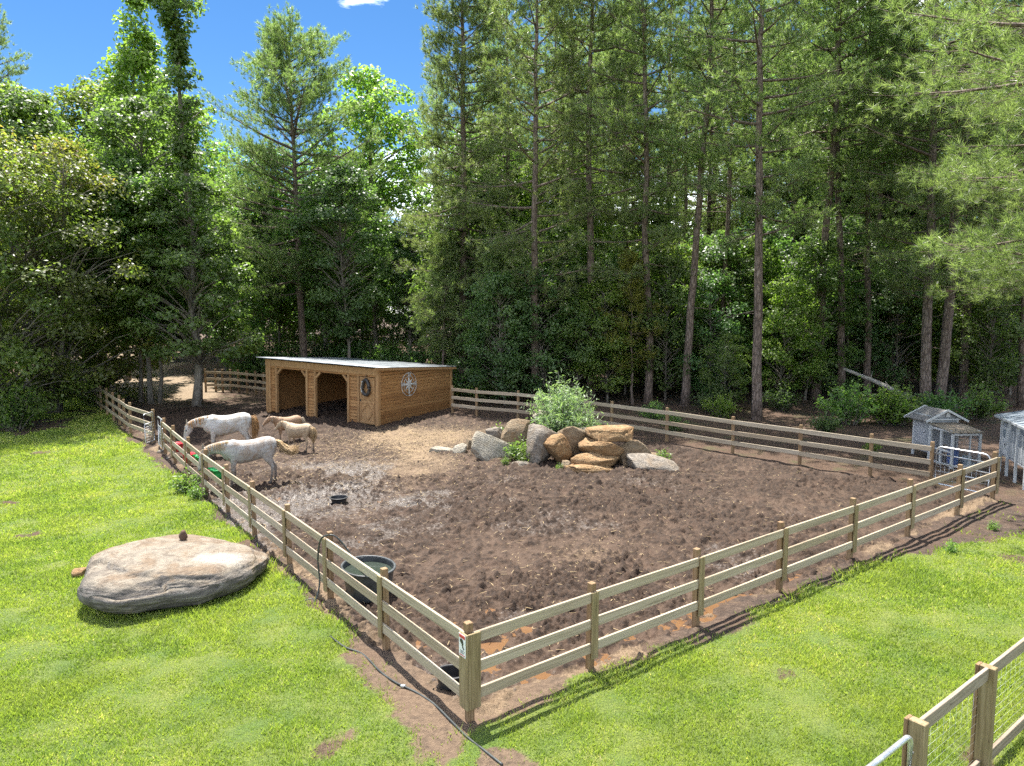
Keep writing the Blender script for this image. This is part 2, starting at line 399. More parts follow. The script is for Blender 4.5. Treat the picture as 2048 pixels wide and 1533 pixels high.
ii = (np.arange(ny_ - 1)[:, None] * nx_ + np.arange(nx_ - 1)[None]).ravel()
gme = mesh_np('ground', np.c_[gx_, gy_, gzv], np.stack([ii, ii + 1, ii + nx_ + 1, ii + nx_], 1), None, True)
clay = np.exp(-(np.hypot(gx_ - C[0] + .2, gy_ - C[1]) / 3.2) ** 2)
for nm, val in (('lawn', lawn), ('dirt', dirt), ('clay', clay), ('path', np.clip(path, 0, 1))):
    a = gme.attributes.new(nm, 'FLOAT', 'POINT'); a.data.foreach_set('value', val.astype(np.float32))
m, t = newmat('ground_soil_grass_litter'); n = N(t)
pos = n.n('ShaderNodeNewGeometry').outputs['Position']
z1 = n.noise(pos, 1.1, 6, .6); z2 = n.noise(pos, 9, 6, .65); z3 = n.noise(pos, 42, 4, .65)
zs = n.noise(n.mapping(pos, (6, 1.4, 6)), 6, 5, .6, 1.5)
grassc = n.mix(n.ramp(z1, [(.35, 0.0), (.68, 1.0)]), (.12, .19, .025), (.24, .27, .05))
grassc = n.mix(n.ramp(z3, [(.35, .8), (.62, 0.0)]), grassc, (.05, .085, .016))
soil = n.ramp(z2, [(.28, (.028, .0175, .012)), (.5, (.068, .043, .029)), (.72, (.145, .098, .067))])
soil = n.mix(n.ramp(z1, [(.46, 0.0), (.66, .45)]), soil, (.15, .082, .045))
soil = n.mix(n.math('MULTIPLY', n.attr('clay').outputs['Fac'], n.ramp(z2, [(.3, .35), (.6, .95)])), soil, (.20, .135, .084))
litter = n.ramp(zs, [(.25, (.028, .0165, .010)), (.48, (.075, .042, .025)), (.62, (.14, .083, .049)), (.8, (.24, .17, .11))])
litter = n.mix(n.ramp(z1, [(.55, 0.0), (.72, .55)]), litter, (.07, .095, .025))
pathc = n.ramp(z2, [(.3, (.17, .118, .072)), (.55, (.27, .20, .13)), (.8, (.36, .28, .20))])
la = n.attr('lawn').outputs['Fac']; da = n.attr('dirt').outputs['Fac']; pa = n.attr('path').outputs['Fac']
sh = lambda a: n.ramp(n.math('ADD', a, n.math('MULTIPLY', n.math('SUBTRACT', z2, .5), .9)), [(.38, 0.0), (.6, 1.0)])
c = n.mix(sh(da), litter, soil); c = n.mix(sh(pa), c, pathc); c = n.mix(sh(la), c, grassc)
n.out(n.bsdf(Base_Color=c, Roughness=.92, Normal=n.bump(n.math('ADD', z2, n.math('MULTIPLY', z3, .6)), 1.0, .08)))
tag(obj('ground', gme, m), kind='structure')

# ------------------------------------------------------------------ mud of the paddock (real relief), puddles
m, t = newmat('churned_mud'); n = N(t)
pos = n.n('ShaderNodeNewGeometry').outputs['Position']
dry = n.attr('dry').outputs['Fac']; wet = n.attr('wet').outputs['Fac']; hi = n.attr('hi').outputs['Fac']
z1 = n.noise(pos, 1.6, 6, .6); z2 = n.noise(pos, 13, 6, .68); z3 = n.noise(pos, 60, 4, .7)
col = n.ramp(z2, [(.28, (.012, .0064, .0034)), (.5, (.035, .0188, .0098)), (.74, (.088, .050, .0275))])
col = n.mix(n.ramp(hi, [(.05, .75), (.32, 0.0)]), col, (.082, .050, .031))
col = n.mix(n.ramp(z1, [(.52, 0.0), (.70, .45)]), col, (.085, .048, .029))
dryc = n.ramp(z3, [(.28, (.085, .056, .033)), (.5, (.19, .13, .077)), (.75, (.32, .235, .145))])
col = n.mix(n.ramp(n.math('ADD', dry, n.math('MULTIPLY', n.math('SUBTRACT', z2, .5), .8)), [(.35, 0.0), (.65, .92)]), col, dryc)
wetc = n.mix(n.ramp(z2, [(.35, 0.0), (.65, 1.0)]), (.028, .018, .012), (.080, .056, .041))
wf = n.ramp(n.math('ADD', wet, n.math('MULTIPLY', n.math('SUBTRACT', z2, .5), 1.6)), [(.42, 0.0), (.75, 1.0)])
col = n.mix(wf, col, wetc)
rough = n.mix(wf, (.9, .9, .9), (.42, .42, .42))
bmp = n.bump(n.math('ADD', z2, n.math('MULTIPLY', z3, .6)), .85, .03)
n.out(n.bsdf(Base_Color=col, Roughness=rough, Normal=bmp)); M_MUD = m
def mud_zone(x0, x1, y0, y1, st):
    X, Y = np.meshgrid(np.arange(x0, x1 + st, st), np.arange(y0, y1 + st * .5, st)); nxx, nyy = X.shape[1], X.shape[0]
    x, y = X.ravel(), Y.ravel()
    o, bs, lf = mud_mask(x, y)
    ins = sstep(.28, -.15, o) * sstep(.3, -.3, bs) * sstep(.8, -.5, lf)
    h = mud_h(x, y)
    z = g(x, y) + ins * (.012 + h) - (1 - ins) * .13
    keep_v = ins > .001
    i = (np.arange(nyy - 1)[:, None] * nxx + np.arange(nxx - 1)[None]).ravel()
    F = np.stack([i, i + 1, i + nxx + 1, i + nxx], 1)
    F = F[keep_v[F].any(1)]
    used = np.unique(F); mp_ = np.full(len(x), -1); mp_[used] = np.arange(len(used))
    return np.c_[x, y, z][used], mp_[F], h[used]
acc = Acc(); hs = []
for zone in ((-8, 6, 8.0, 13.5, .025), (-13, 13.5, 13.5, 22.0, .035), (-22, 13.5, 22.0, 35.2, .050)):
    v, f, h = mud_zone(*zone); acc.add(v, f); hs.append(h)
mme = acc.mesh('mud', True); mv = np.concatenate(acc.v); hs = np.concatenate(hs)
mx_, my_ = mv[:, 0], mv[:, 1]; mp2 = mv[:, :2]
dryv = .72 * np.exp(-(((mx_ + 3.6) / 3.4) ** 2 + ((my_ - 27.6) / 2.4) ** 2)) + .55 * np.exp(-(((mx_ + 3.2) / 2.0) ** 2 + ((my_ - 23.0) / 3.0) ** 2)) + .36 * np.exp(-(((mx_ - 1.2) / 1.8) ** 2 + ((my_ - 14.6) / 1.8) ** 2)) + .35 * np.exp(-(((mx_ - 4.2) / 3) ** 2 + ((my_ - 20.5) / .7) ** 2)) + .22 * fbm(mp2 * .6, 3, 51)
aa, bb, _, _ = outside(mx_, my_)
dryv += .75 * sstep(-.55, .05, np.maximum(aa, bb)) * (.75 + .5 * fbm(mp2 * 1.1, 3, 55))
wetv = .5 * sstep(-.05, .7, fbm(mp2 * .42 + 7, 3, 52)) * sstep(26.5, 22.5, my_) + .75 * np.exp(-(((mx_ + 5.5) / 3.0) ** 2 + ((my_ - 19.5) / 3.6) ** 2)) + .35 * np.exp(-(((mx_ - 1) / 3) ** 2 + ((my_ - 12) / 2.2) ** 2))
wetv -= .4 * sstep(0.02, .09, hs)
for nm, val in (('dry', np.clip(dryv, 0, 1)), ('wet', np.clip(wetv, 0, 1)), ('hi', np.clip(hs / .14 + .25, 0, 1))):
    a = mme.attributes.new(nm, 'FLOAT', 'POINT'); a.data.foreach_set('value', val.astype(np.float32))
tag(obj('mud', mme, M_MUD), kind='structure')
m, t = newmat('muddy_water'); n = N(t)
pos = n.n('ShaderNodeNewGeometry').outputs['Position']; z1 = n.noise(pos, 3, 3)
n.out(n.bsdf(Base_Color=n.mix(z1, (.13, .068, .032), (.175, .095, .047)), Roughness=.12, Specular_IOR_Level=.5)); M_PUD = m
for k, (px, py, r) in enumerate(PUDDLES):
    an = np.linspace(0, 2 * np.pi, 20, endpoint=False); rr = 1.15 * r * (1.0 + .25 * np.sin(an * 2 + k) + .12 * np.sin(an * 5 + 2 * k))
    zz = gz(px, py) - .058
    v = np.r_[[[px, py, zz]], np.c_[px + rr * np.cos(an), py + rr * np.sin(an), np.full(20, zz)]]
    jj = np.arange(20)
    tag(obj('puddle', mesh_np('puddle', v, np.stack([np.zeros(20, int), 1 + jj, 1 + (jj + 1) % 20], 1)), M_PUD), kind='structure')

# ------------------------------------------------------------------ grass blades (stuff)
m, t = newmat('grass_blades'); n = N(t)
r = n.attr('rnd').outputs['Fac']; pos = n.n('ShaderNodeNewGeometry').outputs['Position']
pz = n.noise(pos, .55, 4, .6)
col = n.ramp(r, [(0, (.145, .205, .038)), (.4, (.225, .31, .052)), (.75, (.31, .38, .072)), (.93, (.40, .42, .115)), (1, (.52, .46, .22))])
col = n.mix(n.ramp(pz, [(.40, 0.0), (.68, .5)]), col, (.38, .41, .085))
tcol = n.mix(1.0, col, (1.5, 1.6, .9), 'MULTIPLY')
n.out(n.n('ShaderNodeMixShader', {0: .45, 1: n.bsdf(Base_Color=col, Roughness=.5), 2: n.n('ShaderNodeBsdfTranslucent', {'Color': tcol}).outputs[0]}).outputs[0])
M_GRASS = m
def grass_points():
    out = []
    for y0, y1, rho in ((5.4, 8, 2900), (8, 10, 2700), (10, 12.5, 2200), (12.5, 16, 1500), (16, 21, 900), (21, 27, 480), (27, 36, 330), (36, 45, 180)):
        x0, x1 = max(-.80 * y1 - .6, -34), min(.80 * y1 + .6, 17)
        cnt = int((x1 - x0) * (y1 - y0) * rho)
        x = rng.uniform(x0, x1, cnt); y = rng.uniform(y0, y1, cnt)
        k = np.abs(x) < .78 * y + .8; x, y = x[k], y[k]
        a, b, sl, sr = outside(x, y); k = np.maximum(a, b) > .05; x, y = x[k], y[k]
        lm_ = lawn_mask(x, y); p_ = np.stack([x, y], -1)
        a, b, sl, sr = outside(x, y)
        k = rng.random(len(x)) < np.clip(lm_ * 1.15 - .08, 0, 1) ** 1.3 * (.68 + .32 * sstep(-.4, .5, fbm(p_ * 1.4, 3, 61)))
        stray = (rng.random(len(x)) < .05 * sstep(.1, .9, fbm(p_ * 2.2, 2, 63))) & (np.maximum(a, b) > .15) & (y < 30)
        k |= stray
        out.append(np.stack([x[k], y[k]], 1))
    return np.concatenate(out)
gp = grass_points()
nb = len(gp); dist = np.hypot(gp[:, 0], gp[:, 1])
hgt = (.027 + .030 * rng.random(nb)) * (1 + .55 * sstep(.1, .8, fbm(gp * 1.1, 3, 64))) * (.9 + .018 * dist)
ga_, gb_, _, _ = outside(gp[:, 0], gp[:, 1]); hgt = hgt * (1 + 1.3 * np.exp(-((np.maximum(ga_, gb_) - .28) / .22) ** 2) * rng.random(nb)) * (1 + 1.2 * np.exp(-((np.hypot((gp[:, 0] + 6.4) / 1.75, (gp[:, 1] - 13.15) / 1.5) - 1.02) / .08) ** 2) * rng.random(nb))
wid = (.0062 + .004 * rng.random(nb)) * np.clip(dist / 9.5, .85, 3.6)
yaw = rng.uniform(0, 2 * np.pi, nb); ln = rng.uniform(.15, 1.0, nb) * hgt; la_ = rng.uniform(0, 2 * np.pi, nb)
base = np.c_[gp, g(gp[:, 0], gp[:, 1]) - .004]
sx = np.c_[np.cos(yaw) * wid, np.sin(yaw) * wid, np.zeros(nb)]
tip = base + np.c_[np.cos(la_) * ln, np.sin(la_) * ln, hgt]
gv = np.stack([base - sx, base + sx, tip], 1).reshape(-1, 3)
gr_ = np.repeat(np.clip(.45 + .22 * rng.standard_normal(nb) + .24 * fbm(gp * .8, 3, 65) + .20 * fbm(gp * 4.5, 2, 66), 0, 1), 3)
tag(obj('grass', mesh_np('grass', gv, np.arange(nb * 3).reshape(-1, 3), gr_), M_GRASS), 'short bright green lawn grass around the paddock fence', 'grass', kind='stuff')
print('grass blades', nb)

# ------------------------------------------------------------------ board fences
POST = box_me('post', .095, .095, 1.62, .006, oz=1.315 - .81)
RAILS = [(1.12, .145), (.735, .145), (.375, .145)]
RME = {}
def board_fence(label, pts, out_sign, group='board fences', fascia=True, first_rail_gap=None, mr=M_RAIL, mpst=M_POST, corner=False, skip_posts=(), hscale=1.0):
    pts = [np.array(p[:2], float) for p in pts]
    o0 = np.array([*pts[0], gz(*pts[0])]); root = thing('board_fence', label, 'fence', o0, 0, group)
    n_ = len(pts)
    for i, p in enumerate(pts):
        d = pts[min(i + 1, n_ - 1)] - pts[max(i - 1, 0)]; d /= np.linalg.norm(d); nrm = np.array([d[1], -d[0]]) * out_sign
        yaw = math.atan2(d[1], d[0]); z = gz(*p)
        if i not in skip_posts:
            obj('post', POST, mpst, root, (p[0] - o0[0], p[1] - o0[1], z - o0[2] + random.uniform(-.02, .02)), (R(random.uniform(-.8, .8)), R(random.uniform(-.8, .8)), yaw + R(random.uniform(-2, 2))), (1, 1, hscale))
        if fascia and not (corner and i == 0):
            if 'f' not in RME: RME['f'] = box_me('fascia_board', .125, .026, .99, .004)
            q = p + nrm * (.0475 + .034 + .017)
            obj('fascia_board', RME['f'], M_FASC, root, (q[0] - o0[0], q[1] - o0[1], z - o0[2] + (.705 + random.uniform(-.01, .01)) * hscale), (0, 0, yaw + (math.pi if out_sign > 0 else 0)), (1, 1, hscale))
        if i < n_ - 1:
            e = pts[i + 1] - p; e /= np.linalg.norm(e); en = np.array([e[1], -e[0]]) * out_sign
            z2_ = gz(*pts[i + 1])
            for zt, hh in RAILS:
                a = np.array([*(p + en * .0655), z + zt * hscale + random.uniform(-.014, .014)]) - o0
                b = np.array([*(pts[i + 1] + en * .0655), z2_ + zt * hscale + random.uniform(-.008, .008)]) - o0
                a = a + np.array([*e, 0]) * .003; b = b - np.array([*e, 0]) * .003
                if 'r' not in RME: RME['r'] = box_me('rail', 1, .036, .145, .004)
                o = bar_obj('rail', mr, root, a, b, .034, .135, me=RME['r']); o.scale = (float(np.linalg.norm(b - a)), 1, hscale)
    return root
lp = [C + DL * s for s in (0, 2.42, 4.72, 6.98, 9.5, 11.95, 14.35, 16.7, 19.0, 20.75)]
rp_ = [C + DR * s for s in (0, 2.08, 4.46, 6.86, 9.38, 11.95, 14.60, 16.85)]
fl = board_fence('long weathered three rail board fence along the left lawn side of paddock', lp, -1, corner=True)
fr = board_fence('three rail board fence along the front of the paddock, nearest the right lawn', rp_, 1, corner=True, skip_posts=(0,))
# corner boards either side of the corner post
for root, dd, nn, sg in ((fl, DL, NL, 1), (fr, DR, NR, 1)):
    q = C + nn * (.0475 + .034 + .017) + dd * (-.022 if root is fl else .010)
    o0 = np.array(root.location)
    obj('corner_board', box_me('corner_board', .185 if root is fl else .185, .028, .99, .004), M_FASC, root, (q[0] - o0[0], q[1] - o0[1], .70), (0, 0, math.atan2(dd[1], dd[0])))
board_fence('three rail board fence along the forest edge behind the rock pile', BACK, 1, mr=M_GREYRAIL, fascia=False)
ge = lp[-1] + DL * 2.35
far = [ge, *[at(*p)[:2] for p in [(262, 868), (250, 858), (240, 850), (228, 841), (215, 831), (203, 822), (190, 814), (178, 806), (165, 799), (150, 791)]]]
board_fence('distant board fence running uphill under the trees beyond the metal gate', far, -1, fascia=False)
board_fence('low dark board fence in the shade left of the wooden shed', [at(*p)[:2] for p in [(412, 783), (432, 783), (446, 784), (462, 784), (478, 785), (495, 787), (512, 789), (528, 791), (545, 793)]], 1, fascia=False, mr=M_GREYRAIL)

# sign on the corner
sg_c = C + NL * (.0475 + .034 + .036) - DL * .022
sgn = thing('warning_sign', 'small white warning sign with black animal pictogram on the corner post', 'sign', (sg_c[0], sg_c[1], gz(*C) + 1.04), math.atan2(NL[1], NL[0]) + math.pi / 2)
box('sign_plate', M_SIGNWHITE, sgn, 0, 0, 0, .155, .004, .29, .001)
box('header_band', M_SIGNRED, sgn, 0, -.0035, .115, .135, .003, .042, .0005)
def flat_poly(name, mat, parent, pts, y, th=.003, flip=False):
    bm = bmesh.new(); vs = [bm.verts.new((a, y, b)) for a, b in pts]; f = bm.faces.new(vs)
    ex = bmesh.ops.extrude_face_region(bm, geom=[f]); bmesh.ops.translate(bm, vec=(0, -th, 0), verts=[v for v in ex['geom'] if isinstance(v, bmesh.types.BMVert)])
    bmesh.ops.recalc_face_normals(bm, faces=bm.faces[:]); return obj(name, bm_mesh(bm, name), mat, parent)
flat_poly('animal_pictogram', M_SIGNBLACK, sgn, [(-.045, .075), (-.01, .085), (.02, .07), (.03, .03), (.02, -.0), (.045, -.035), (.035, -.05), (.01, -.03), (.0, -.01), (-.01, .02), (-.035, .035), (-.05, .055)], -.003)
for k in range(3): box('text_line', M_SIGNBLACK, sgn, random.uniform(-.008, .008), -.0035, -.068 - k * .016, .105 - .01 * k, .003, .006, .0005)
box('text_line', M_SIGNRED, sgn, 0, -.0035, -.125, .12, .003, .012, .0005)

# ------------------------------------------------------------------ gates
def wire_net(name, parent, w_, z0, z1, dx, dz, rad=.0035, x0=0.0):
    a = Acc()
    for x in np.arange(x0 + dx, x0 + w_ - .01, dx): a.tube([(x, 0, z0), (x, 0, z1)], rad, 4)
    for z in np.arange(z0, z1 + .001, dz): a.tube([(x0, 0, z), (x0 + w_, 0, z)], rad, 4)
    return obj(name, a.mesh(name), M_WIRE, parent)
def tube_gate(label, p0, p1, hgt_=1.2, z0=.16, rad=.021, mid=(), net=None, round_=.12, uprights=(), group='tubular metal gates'):
    p0 = np.array(p0[:2]); p1 = np.array(p1[:2]); d = p1 - p0; W_ = np.linalg.norm(d)
    t_ = thing('metal_gate', label, 'gate', (p0[0], p0[1], gz(*p0)), math.atan2(d[1], d[0]), group)
    t_.rotation_euler[1] = -math.atan2(gz(*p1) - gz(*p0), W_)
    c_ = round_; pts = []
    for (cx, cz, a0) in ((W_ - c_, hgt_ - c_, 0), (c_, hgt_ - c_, 90), (c_, z0 + c_, 180), (W_ - c_, z0 + c_, 270)):
        for a in np.linspace(a0, a0 + 90, 6): pts.append((cx + c_ * math.cos(R(a)), 0, cz + c_ * math.sin(R(a))))
    pts.append(pts[0]); tube_obj('gate_frame', M_GALV, t_, pts, rad, 8)
    for z in mid: tube_obj('gate_bar', M_GALV, t_, [(0.01, 0, z), (W_ - .01, 0, z)], rad * .85, 8)
    for x in uprights: tube_obj('gate_upright', M_GALV, t_, [(x * W_, 0, z0), (x * W_, 0, hgt_)], rad * .7, 8)
    if net: wire_net('wire_mesh', t_, W_ - .04, z0 + .02, net[0], net[1], net[2], .0045, .02)
    for z in (z0 + .2, hgt_ - .2): tube_obj('hinge', M_GALV, t_, [(-.06, 0, z), (.01, 0, z)], .012, 6)
    return t_
gs = lp[-1] + DL * .1
tube_gate('silver tube gate with wire mesh between feed buckets and the far fence', gs, gs + DL * 1.25, 1.2, .12, .021, (.86,), (.84, .1, .1), .05, (.5,))
tube_gate('narrow silver gate leaf standing ajar at the end of the far fence', ge - DL * .08, ge - DL * .55 + NL * .38, 1.25, .12, .021, (.86,), (.84, .1, .1), .05)
be = BACK[-1]; re_ = rp_[-1]
dirg = (re_ - be) / np.linalg.norm(re_ - be)
tube_gate('round cornered grey tube gate closing the paddock corner beside the chicken coop', be + dirg * .12, re_ - dirg * .12, 1.22, .14, .024, (1.0, .72, .5), (.7, .12, .12), .16)
# yard fence, bottom right
def atz(px, py, z):
    d = ray(px, py); t_ = (HC - z) / -d[2]; return d[:2] * t_
yp = [atz(1838, 1440, 1.36), atz(1978, 1332, 1.37)]; yd = (yp[1] - yp[0]) / np.linalg.norm(yp[1] - yp[0]); yp.append(yp[1] + yd * 2.44)
yn = np.array([-yd[1], yd[0]])
yf = thing('yard_fence', 'wood and wire yard fence in the near bottom right corner', 'fence', (*yp[0], gz(*yp[0])))
o0 = np.array([*yp[0], gz(*yp[0])])
for i, p in enumerate(yp):
    box('post', M_FASC, yf, *(np.array([*p, gz(*p)]) - o0 + (0, 0, .5)), .095, .15, 1.6, .006, (0, 0, math.atan2(yd[1], yd[0])))
    q = p + yn * .095
    box('post_board', M_POST, yf, *(np.array([*q, gz(*q)]) - o0 + (0, 0, .5)), .11, .035, 1.595, .004, (0, 0, math.atan2(yd[1], yd[0])))
for i in range(2):
    for zt, hh in ((1.23, .14), (.16, .14)):
        a = np.array([*(yp[i] + yd * .05), gz(*yp[i]) + zt]) - o0; b = np.array([*(yp[i + 1] - yd * .05), gz(*yp[i + 1]) + zt]) - o0
        if zt < 1: a[:2] += yn * .02; b[:2] += yn * .02
        bar_obj('rail', M_GREYRAIL, yf, a, b, .038, hh)
    a = Acc(); p, q = yp[i] + yd * .05 + yn * .065, yp[i + 1] - yd * .05 + yn * .065; L_ = np.linalg.norm(q - p)
    for s in np.arange(.1, L_, .15): pp = p + yd * s - o0[:2]; a.tube([(*pp, .1), (*pp, 1.18)], .0008, 4)
    for z in np.arange(.12, 1.2, .105): a.tube([(*(p - o0[:2]), z), (*(q - o0[:2]), z)], .0009, 4)
    obj('wire_mesh', a.mesh('wire_mesh'), M_WIRE, yf)
tube_gate('silver tube gate cut off by the bottom right edge of the photo', yp[0] - yd * .14 , yp[0] - yd * 2.2, 1.22, .15, .026, (.88, .62, .38), None, .1, (.35, .7))

# ------------------------------------------------------------------ shed
SA = at(757, 853); SB = at(548, 828)
fd = (SB - SA)[:2]; FRONT = 7.0; fd /= np.linalg.norm(fd); DEPTH = 5.35
shed = thing('wooden_shed', 'open fronted cedar plank run-in shed with metal roof', 'shed', (SA[0], SA[1], SA[2] - .06), math.atan2(-fd[1], -fd[0]))
shed.rotation_euler[1] = R(1.6)
# local: x runs along the front from the left end (-FRONT) to the lit corner (0); y goes back
ZF, ZB = 2.58, 2.28                      # wall heights front / back
def roofz(y): return ZF + (ZB - ZF) * y / DEPTH
nplank = 17
def siding(xa, xb, y, ztop, out, mat=M_SHED, z0=.06, hh=.145, th=.022, nm='plank'):
    z = z0
    while z < ztop - .01:
        h = min(hh, ztop - z)
        o = box(nm, mat, shed, (xa + xb) / 2, y + out * random.uniform(-.002, .003), z + h / 2, abs(xb - xa), th, h - .012, .004, (R(9 * out), 0, 0))
        z += hh
def siding_side(x, ya, yb, out, z0=.06, hh=.145, th=.022):
    z = z0
    while z < ZF - .02:
        y1 = yb
        if z + hh > ZB: y1 = min(yb, DEPTH * (ZF - (z + hh * .6)) / (ZF - ZB))
        if y1 - ya > .15:
            box('plank', M_SHED, shed, x + out * random.uniform(0, .004), (ya + y1) / 2, z + hh / 2, y1 - ya, th, hh - .014, .004, (R(9) , 0, math.pi / 2 if out > 0 else -math.pi / 2))
        z += hh
siding_side(0.0, .10, DEPTH - .1, 1)                       # lit end wall
siding_side(-FRONT, .10, DEPTH - .1, -1)
siding(-FRONT + .1, -.1, DEPTH, ZB - .02, 1)
siding_side(-1.45, .1, DEPTH - .2, 1)                      # tack room partition
for nm_, cx_, cy_, sx_w, sy_w, h_w in (('light_block_panel', -.035, DEPTH / 2, .012, DEPTH - .2, ZB - .06), ('light_block_panel', -FRONT + .035, DEPTH / 2, .012, DEPTH - .2, ZB - .06), ('light_block_panel', -FRONT / 2, DEPTH - .035, FRONT - .2, .012, ZB - .06)):
    box(nm_, M_SHED, shed, cx_, cy_, h_w / 2, sx_w, sy_w, h_w, .001)  # solid backing added behind the planks to block sunlight through their gaps
def post4(x, y, ztop, w_=.16, d_=.16): box('post', M_SHEDV, shed, x, y, ztop / 2 - .05, w_, d_, ztop + .1, .006)
post4(-.05, .02, ZF - .03, .17, .17); post4(-.05, DEPTH - .02, ZB - .03, .17, .14); post4(-FRONT + .05, .02, ZF - .03, .2, .17); post4(-FRONT + .05, DEPTH - .02, ZB - .03)
# openings: pairs of jamb posts with short plank infill
def pier(x0, x1):
    for x in (x0, x1): box('post', M_SHEDV, shed, x, .0, ZF / 2 - .12, .11, .13, ZF - .28, .006)
    siding(x0 + .055, x1 - .055, .02, ZF - .42, -1)
pier(-FRONT + .22, -FRONT + .66); pier(-4.30, -3.78); pier(-1.72, -1.12)
box('header_beam', M_SHEDV, shed, -FRONT / 2, -.075, ZF - .17, FRONT + .05, .05, .30, .006)
box('header_beam', M_SHED, shed, -FRONT / 2, -.0, ZF - .36, FRONT - .1, .12, .10, .006)
for x, s in ((-FRONT + .72, 1), (-4.36, -1), (-3.72, 1), (-1.78, -1)):
    bar_obj('corner_brace', M_SHEDV, shed, (x, 0, ZF - .68), (x + s * .27, 0, ZF - .41), .10, .10)
# interior: floor bedding and centre back post, rafters
for x in (-FRONT + .1, -5.2, -3.5, -1.8, -.1): bar_obj('rafter', M_SHED, shed, (x, .12, ZF - .11), (x, DEPTH - .05, ZB - .11), .05, .14)
for x in (-4.0, -2.6): box('post', M_SHEDV, shed, x, DEPTH - .15, 1.0, .1, .1, 2.0)
# split stable door with diagonal boards
dr = obj('stable_door', box_me('stable_door', .84, .05, 2.05, .006), M_SHEDV, shed, (-.60, -.02, 1.12))
for zc, hh in ((-.50, .98), (.52, .98)):
    for z in (zc - hh / 2 + .05, zc + hh / 2 - .05): box('door_batten', M_SHEDV, dr, 0, -.036, z, .84, .022, .10)
    for x in (-.37, .37): box('door_batten', M_SHEDV, dr, x, -.0365, zc, .10, .022, hh - .21)
    for sx_ in (-1, 1):
        for sz_ in (-1, 1):
            bar_obj('diamond_batten', M_SHEDV, dr, (sx_ * .31, -.048, zc), (0, -.048, zc + sz_ * (hh / 2 - .1)), .02, .07)
box('latch', M_BLACK, dr, -.36, -.06, -.0, .05, .02, .10)
# corrugated roof: overhanging sheets, each its own part
nsh = 8; x0r, x1r = -FRONT - .30, .16; y0r, y1r = -.42, DEPTH + .22
def roof_sheet(xa, xb):
    nn = 28; X = np.linspace(xa, xb, nn); Yv = np.linspace(y0r, y1r, 5)
    ph = (X - x0r) / .10 * 2 * np.pi
    v = []; 
    for off in (0.0, -.012):
        for y in Yv:
            for x, p in zip(X, ph): v.append((x, y, roofz(y) + .05 + .013 * math.sin(p) + off))
    nY = len(Yv); q = []
    for l in (0, 1):
        for j in range(nY - 1):
            for i in range(nn - 1):
                a = l * nY * nn + j * nn + i; fq = [a, a + 1, a + nn + 1, a + nn]
                q.append(fq if l == 0 else fq[::-1])
    def strip(i0, i1):
        for a, b in zip(i0, i1): q.append([a[0], b[0], b[1], a[1]])
    top = lambda j, i: j * nn + i
    bot = lambda j, i: nY * nn + j * nn + i
    for i in range(nn - 1):
        q.append([top(0, i), bot(0, i), bot(0, i + 1), top(0, i + 1)]); q.append([top(nY - 1, i + 1), bot(nY - 1, i + 1), bot(nY - 1, i), top(nY - 1, i)])
    for j in range(nY - 1):
        q.append([top(j + 1, 0), bot(j + 1, 0), bot(j, 0), top(j, 0)]); q.append([top(j, nn - 1), bot(j, nn - 1), bot(j + 1, nn - 1), top(j + 1, nn - 1)])
    return mesh_np('roof_sheet', np.array(v), np.array(q), None, False)
M_ROOF = plain('grey_corrugated_metal', (.21, .23, .25), .45, .5, .18, 1.2)
for k in range(nsh):
    xa = x0r + (x1r - x0r) * k / nsh; xb = x0r + (x1r - x0r) * (k + 1) / nsh
    o = obj('roof_sheet', roof_sheet(xa, xb + .03), M_ROOF, shed, (0, 0, .005 * (k % 2)))
box('rake_board', M_SHEDV, shed, .15, (y0r + y1r) / 2, (roofz(y0r) + roofz(y1r)) / 2 - .03, .03, math.hypot(y1r - y0r, .7) - .05, .12, .004, (math.atan2(ZB - ZF, DEPTH), 0, 0))
# compass rose on the end wall (local x = +)
cr = thing('compass_rose', 'round white metal compass rose ornament on the end wall of the shed', 'ornament')
cr.parent = None
Mx = Matrix.Translation(shed.location) @ shed.rotation_euler.to_matrix().to_4x4()
wp = Mx @ Vector((.05, 2.0, 1.72)); cr.location = wp; cr.rotation_euler = (0, 0, shed.rotation_euler[2] + math.pi / 2)
CRR = .53
def ring(name, r_, th):
    an = np.linspace(0, 2 * np.pi, 49); tube_obj(name, M_IVORY, cr, np.c_[r_ * np.cos(an), np.zeros(49), r_ * np.sin(an)], th, 6)
ring('outer_ring', CRR, .013); ring('inner_ring', CRR * .70, .009)
for k in range(8):
    a = k * math.pi / 4; Ls = CRR * (.92 if k % 2 == 0 else .72); wd = .06 if k % 2 == 0 else .045
    ca, sa = math.cos(a), math.sin(a)
    P_ = lambda r_, s_: (r_ * sa + s_ * ca, r_ * ca - s_ * sa)
    v = [(0, -.035, 0)] + [(p[0], 0.0, p[1]) for p in (P_(.16, -wd), P_(Ls, 0), P_(.16, wd))] + [(0, .004, 0)]
    me = bpy.data.meshes.new('star_point'); me.from_pydata(v, [], [(0, 1, 2), (0, 2, 3), (4, 2, 1), (4, 3, 2)]); obj('star_point', me, M_IVORY, cr)
for ch, (lx, lz) in {'N': (0, .86), 'E': (.86, 0), 'S': (0, -.86), 'W': (-.86, 0)}.items():
    cu = bpy.data.curves.new('letter', 'FONT'); cu.body = ch; cu.size = .26; cu.extrude = .008; cu.align_x = 'CENTER'; cu.align_y = 'CENTER'; cu.offset = .004
    to = bpy.data.objects.new('tmp', cu); COL.objects.link(to); dg = bpy.context.evaluated_depsgraph_get()
    me = bpy.data.meshes.new_from_object(to.evaluated_get(dg)); bpy.data.objects.remove(to)
    obj('letter', me, M_IVORY, cr, (lx * CRR, -.02, lz * CRR), (math.pi / 2, 0, 0))
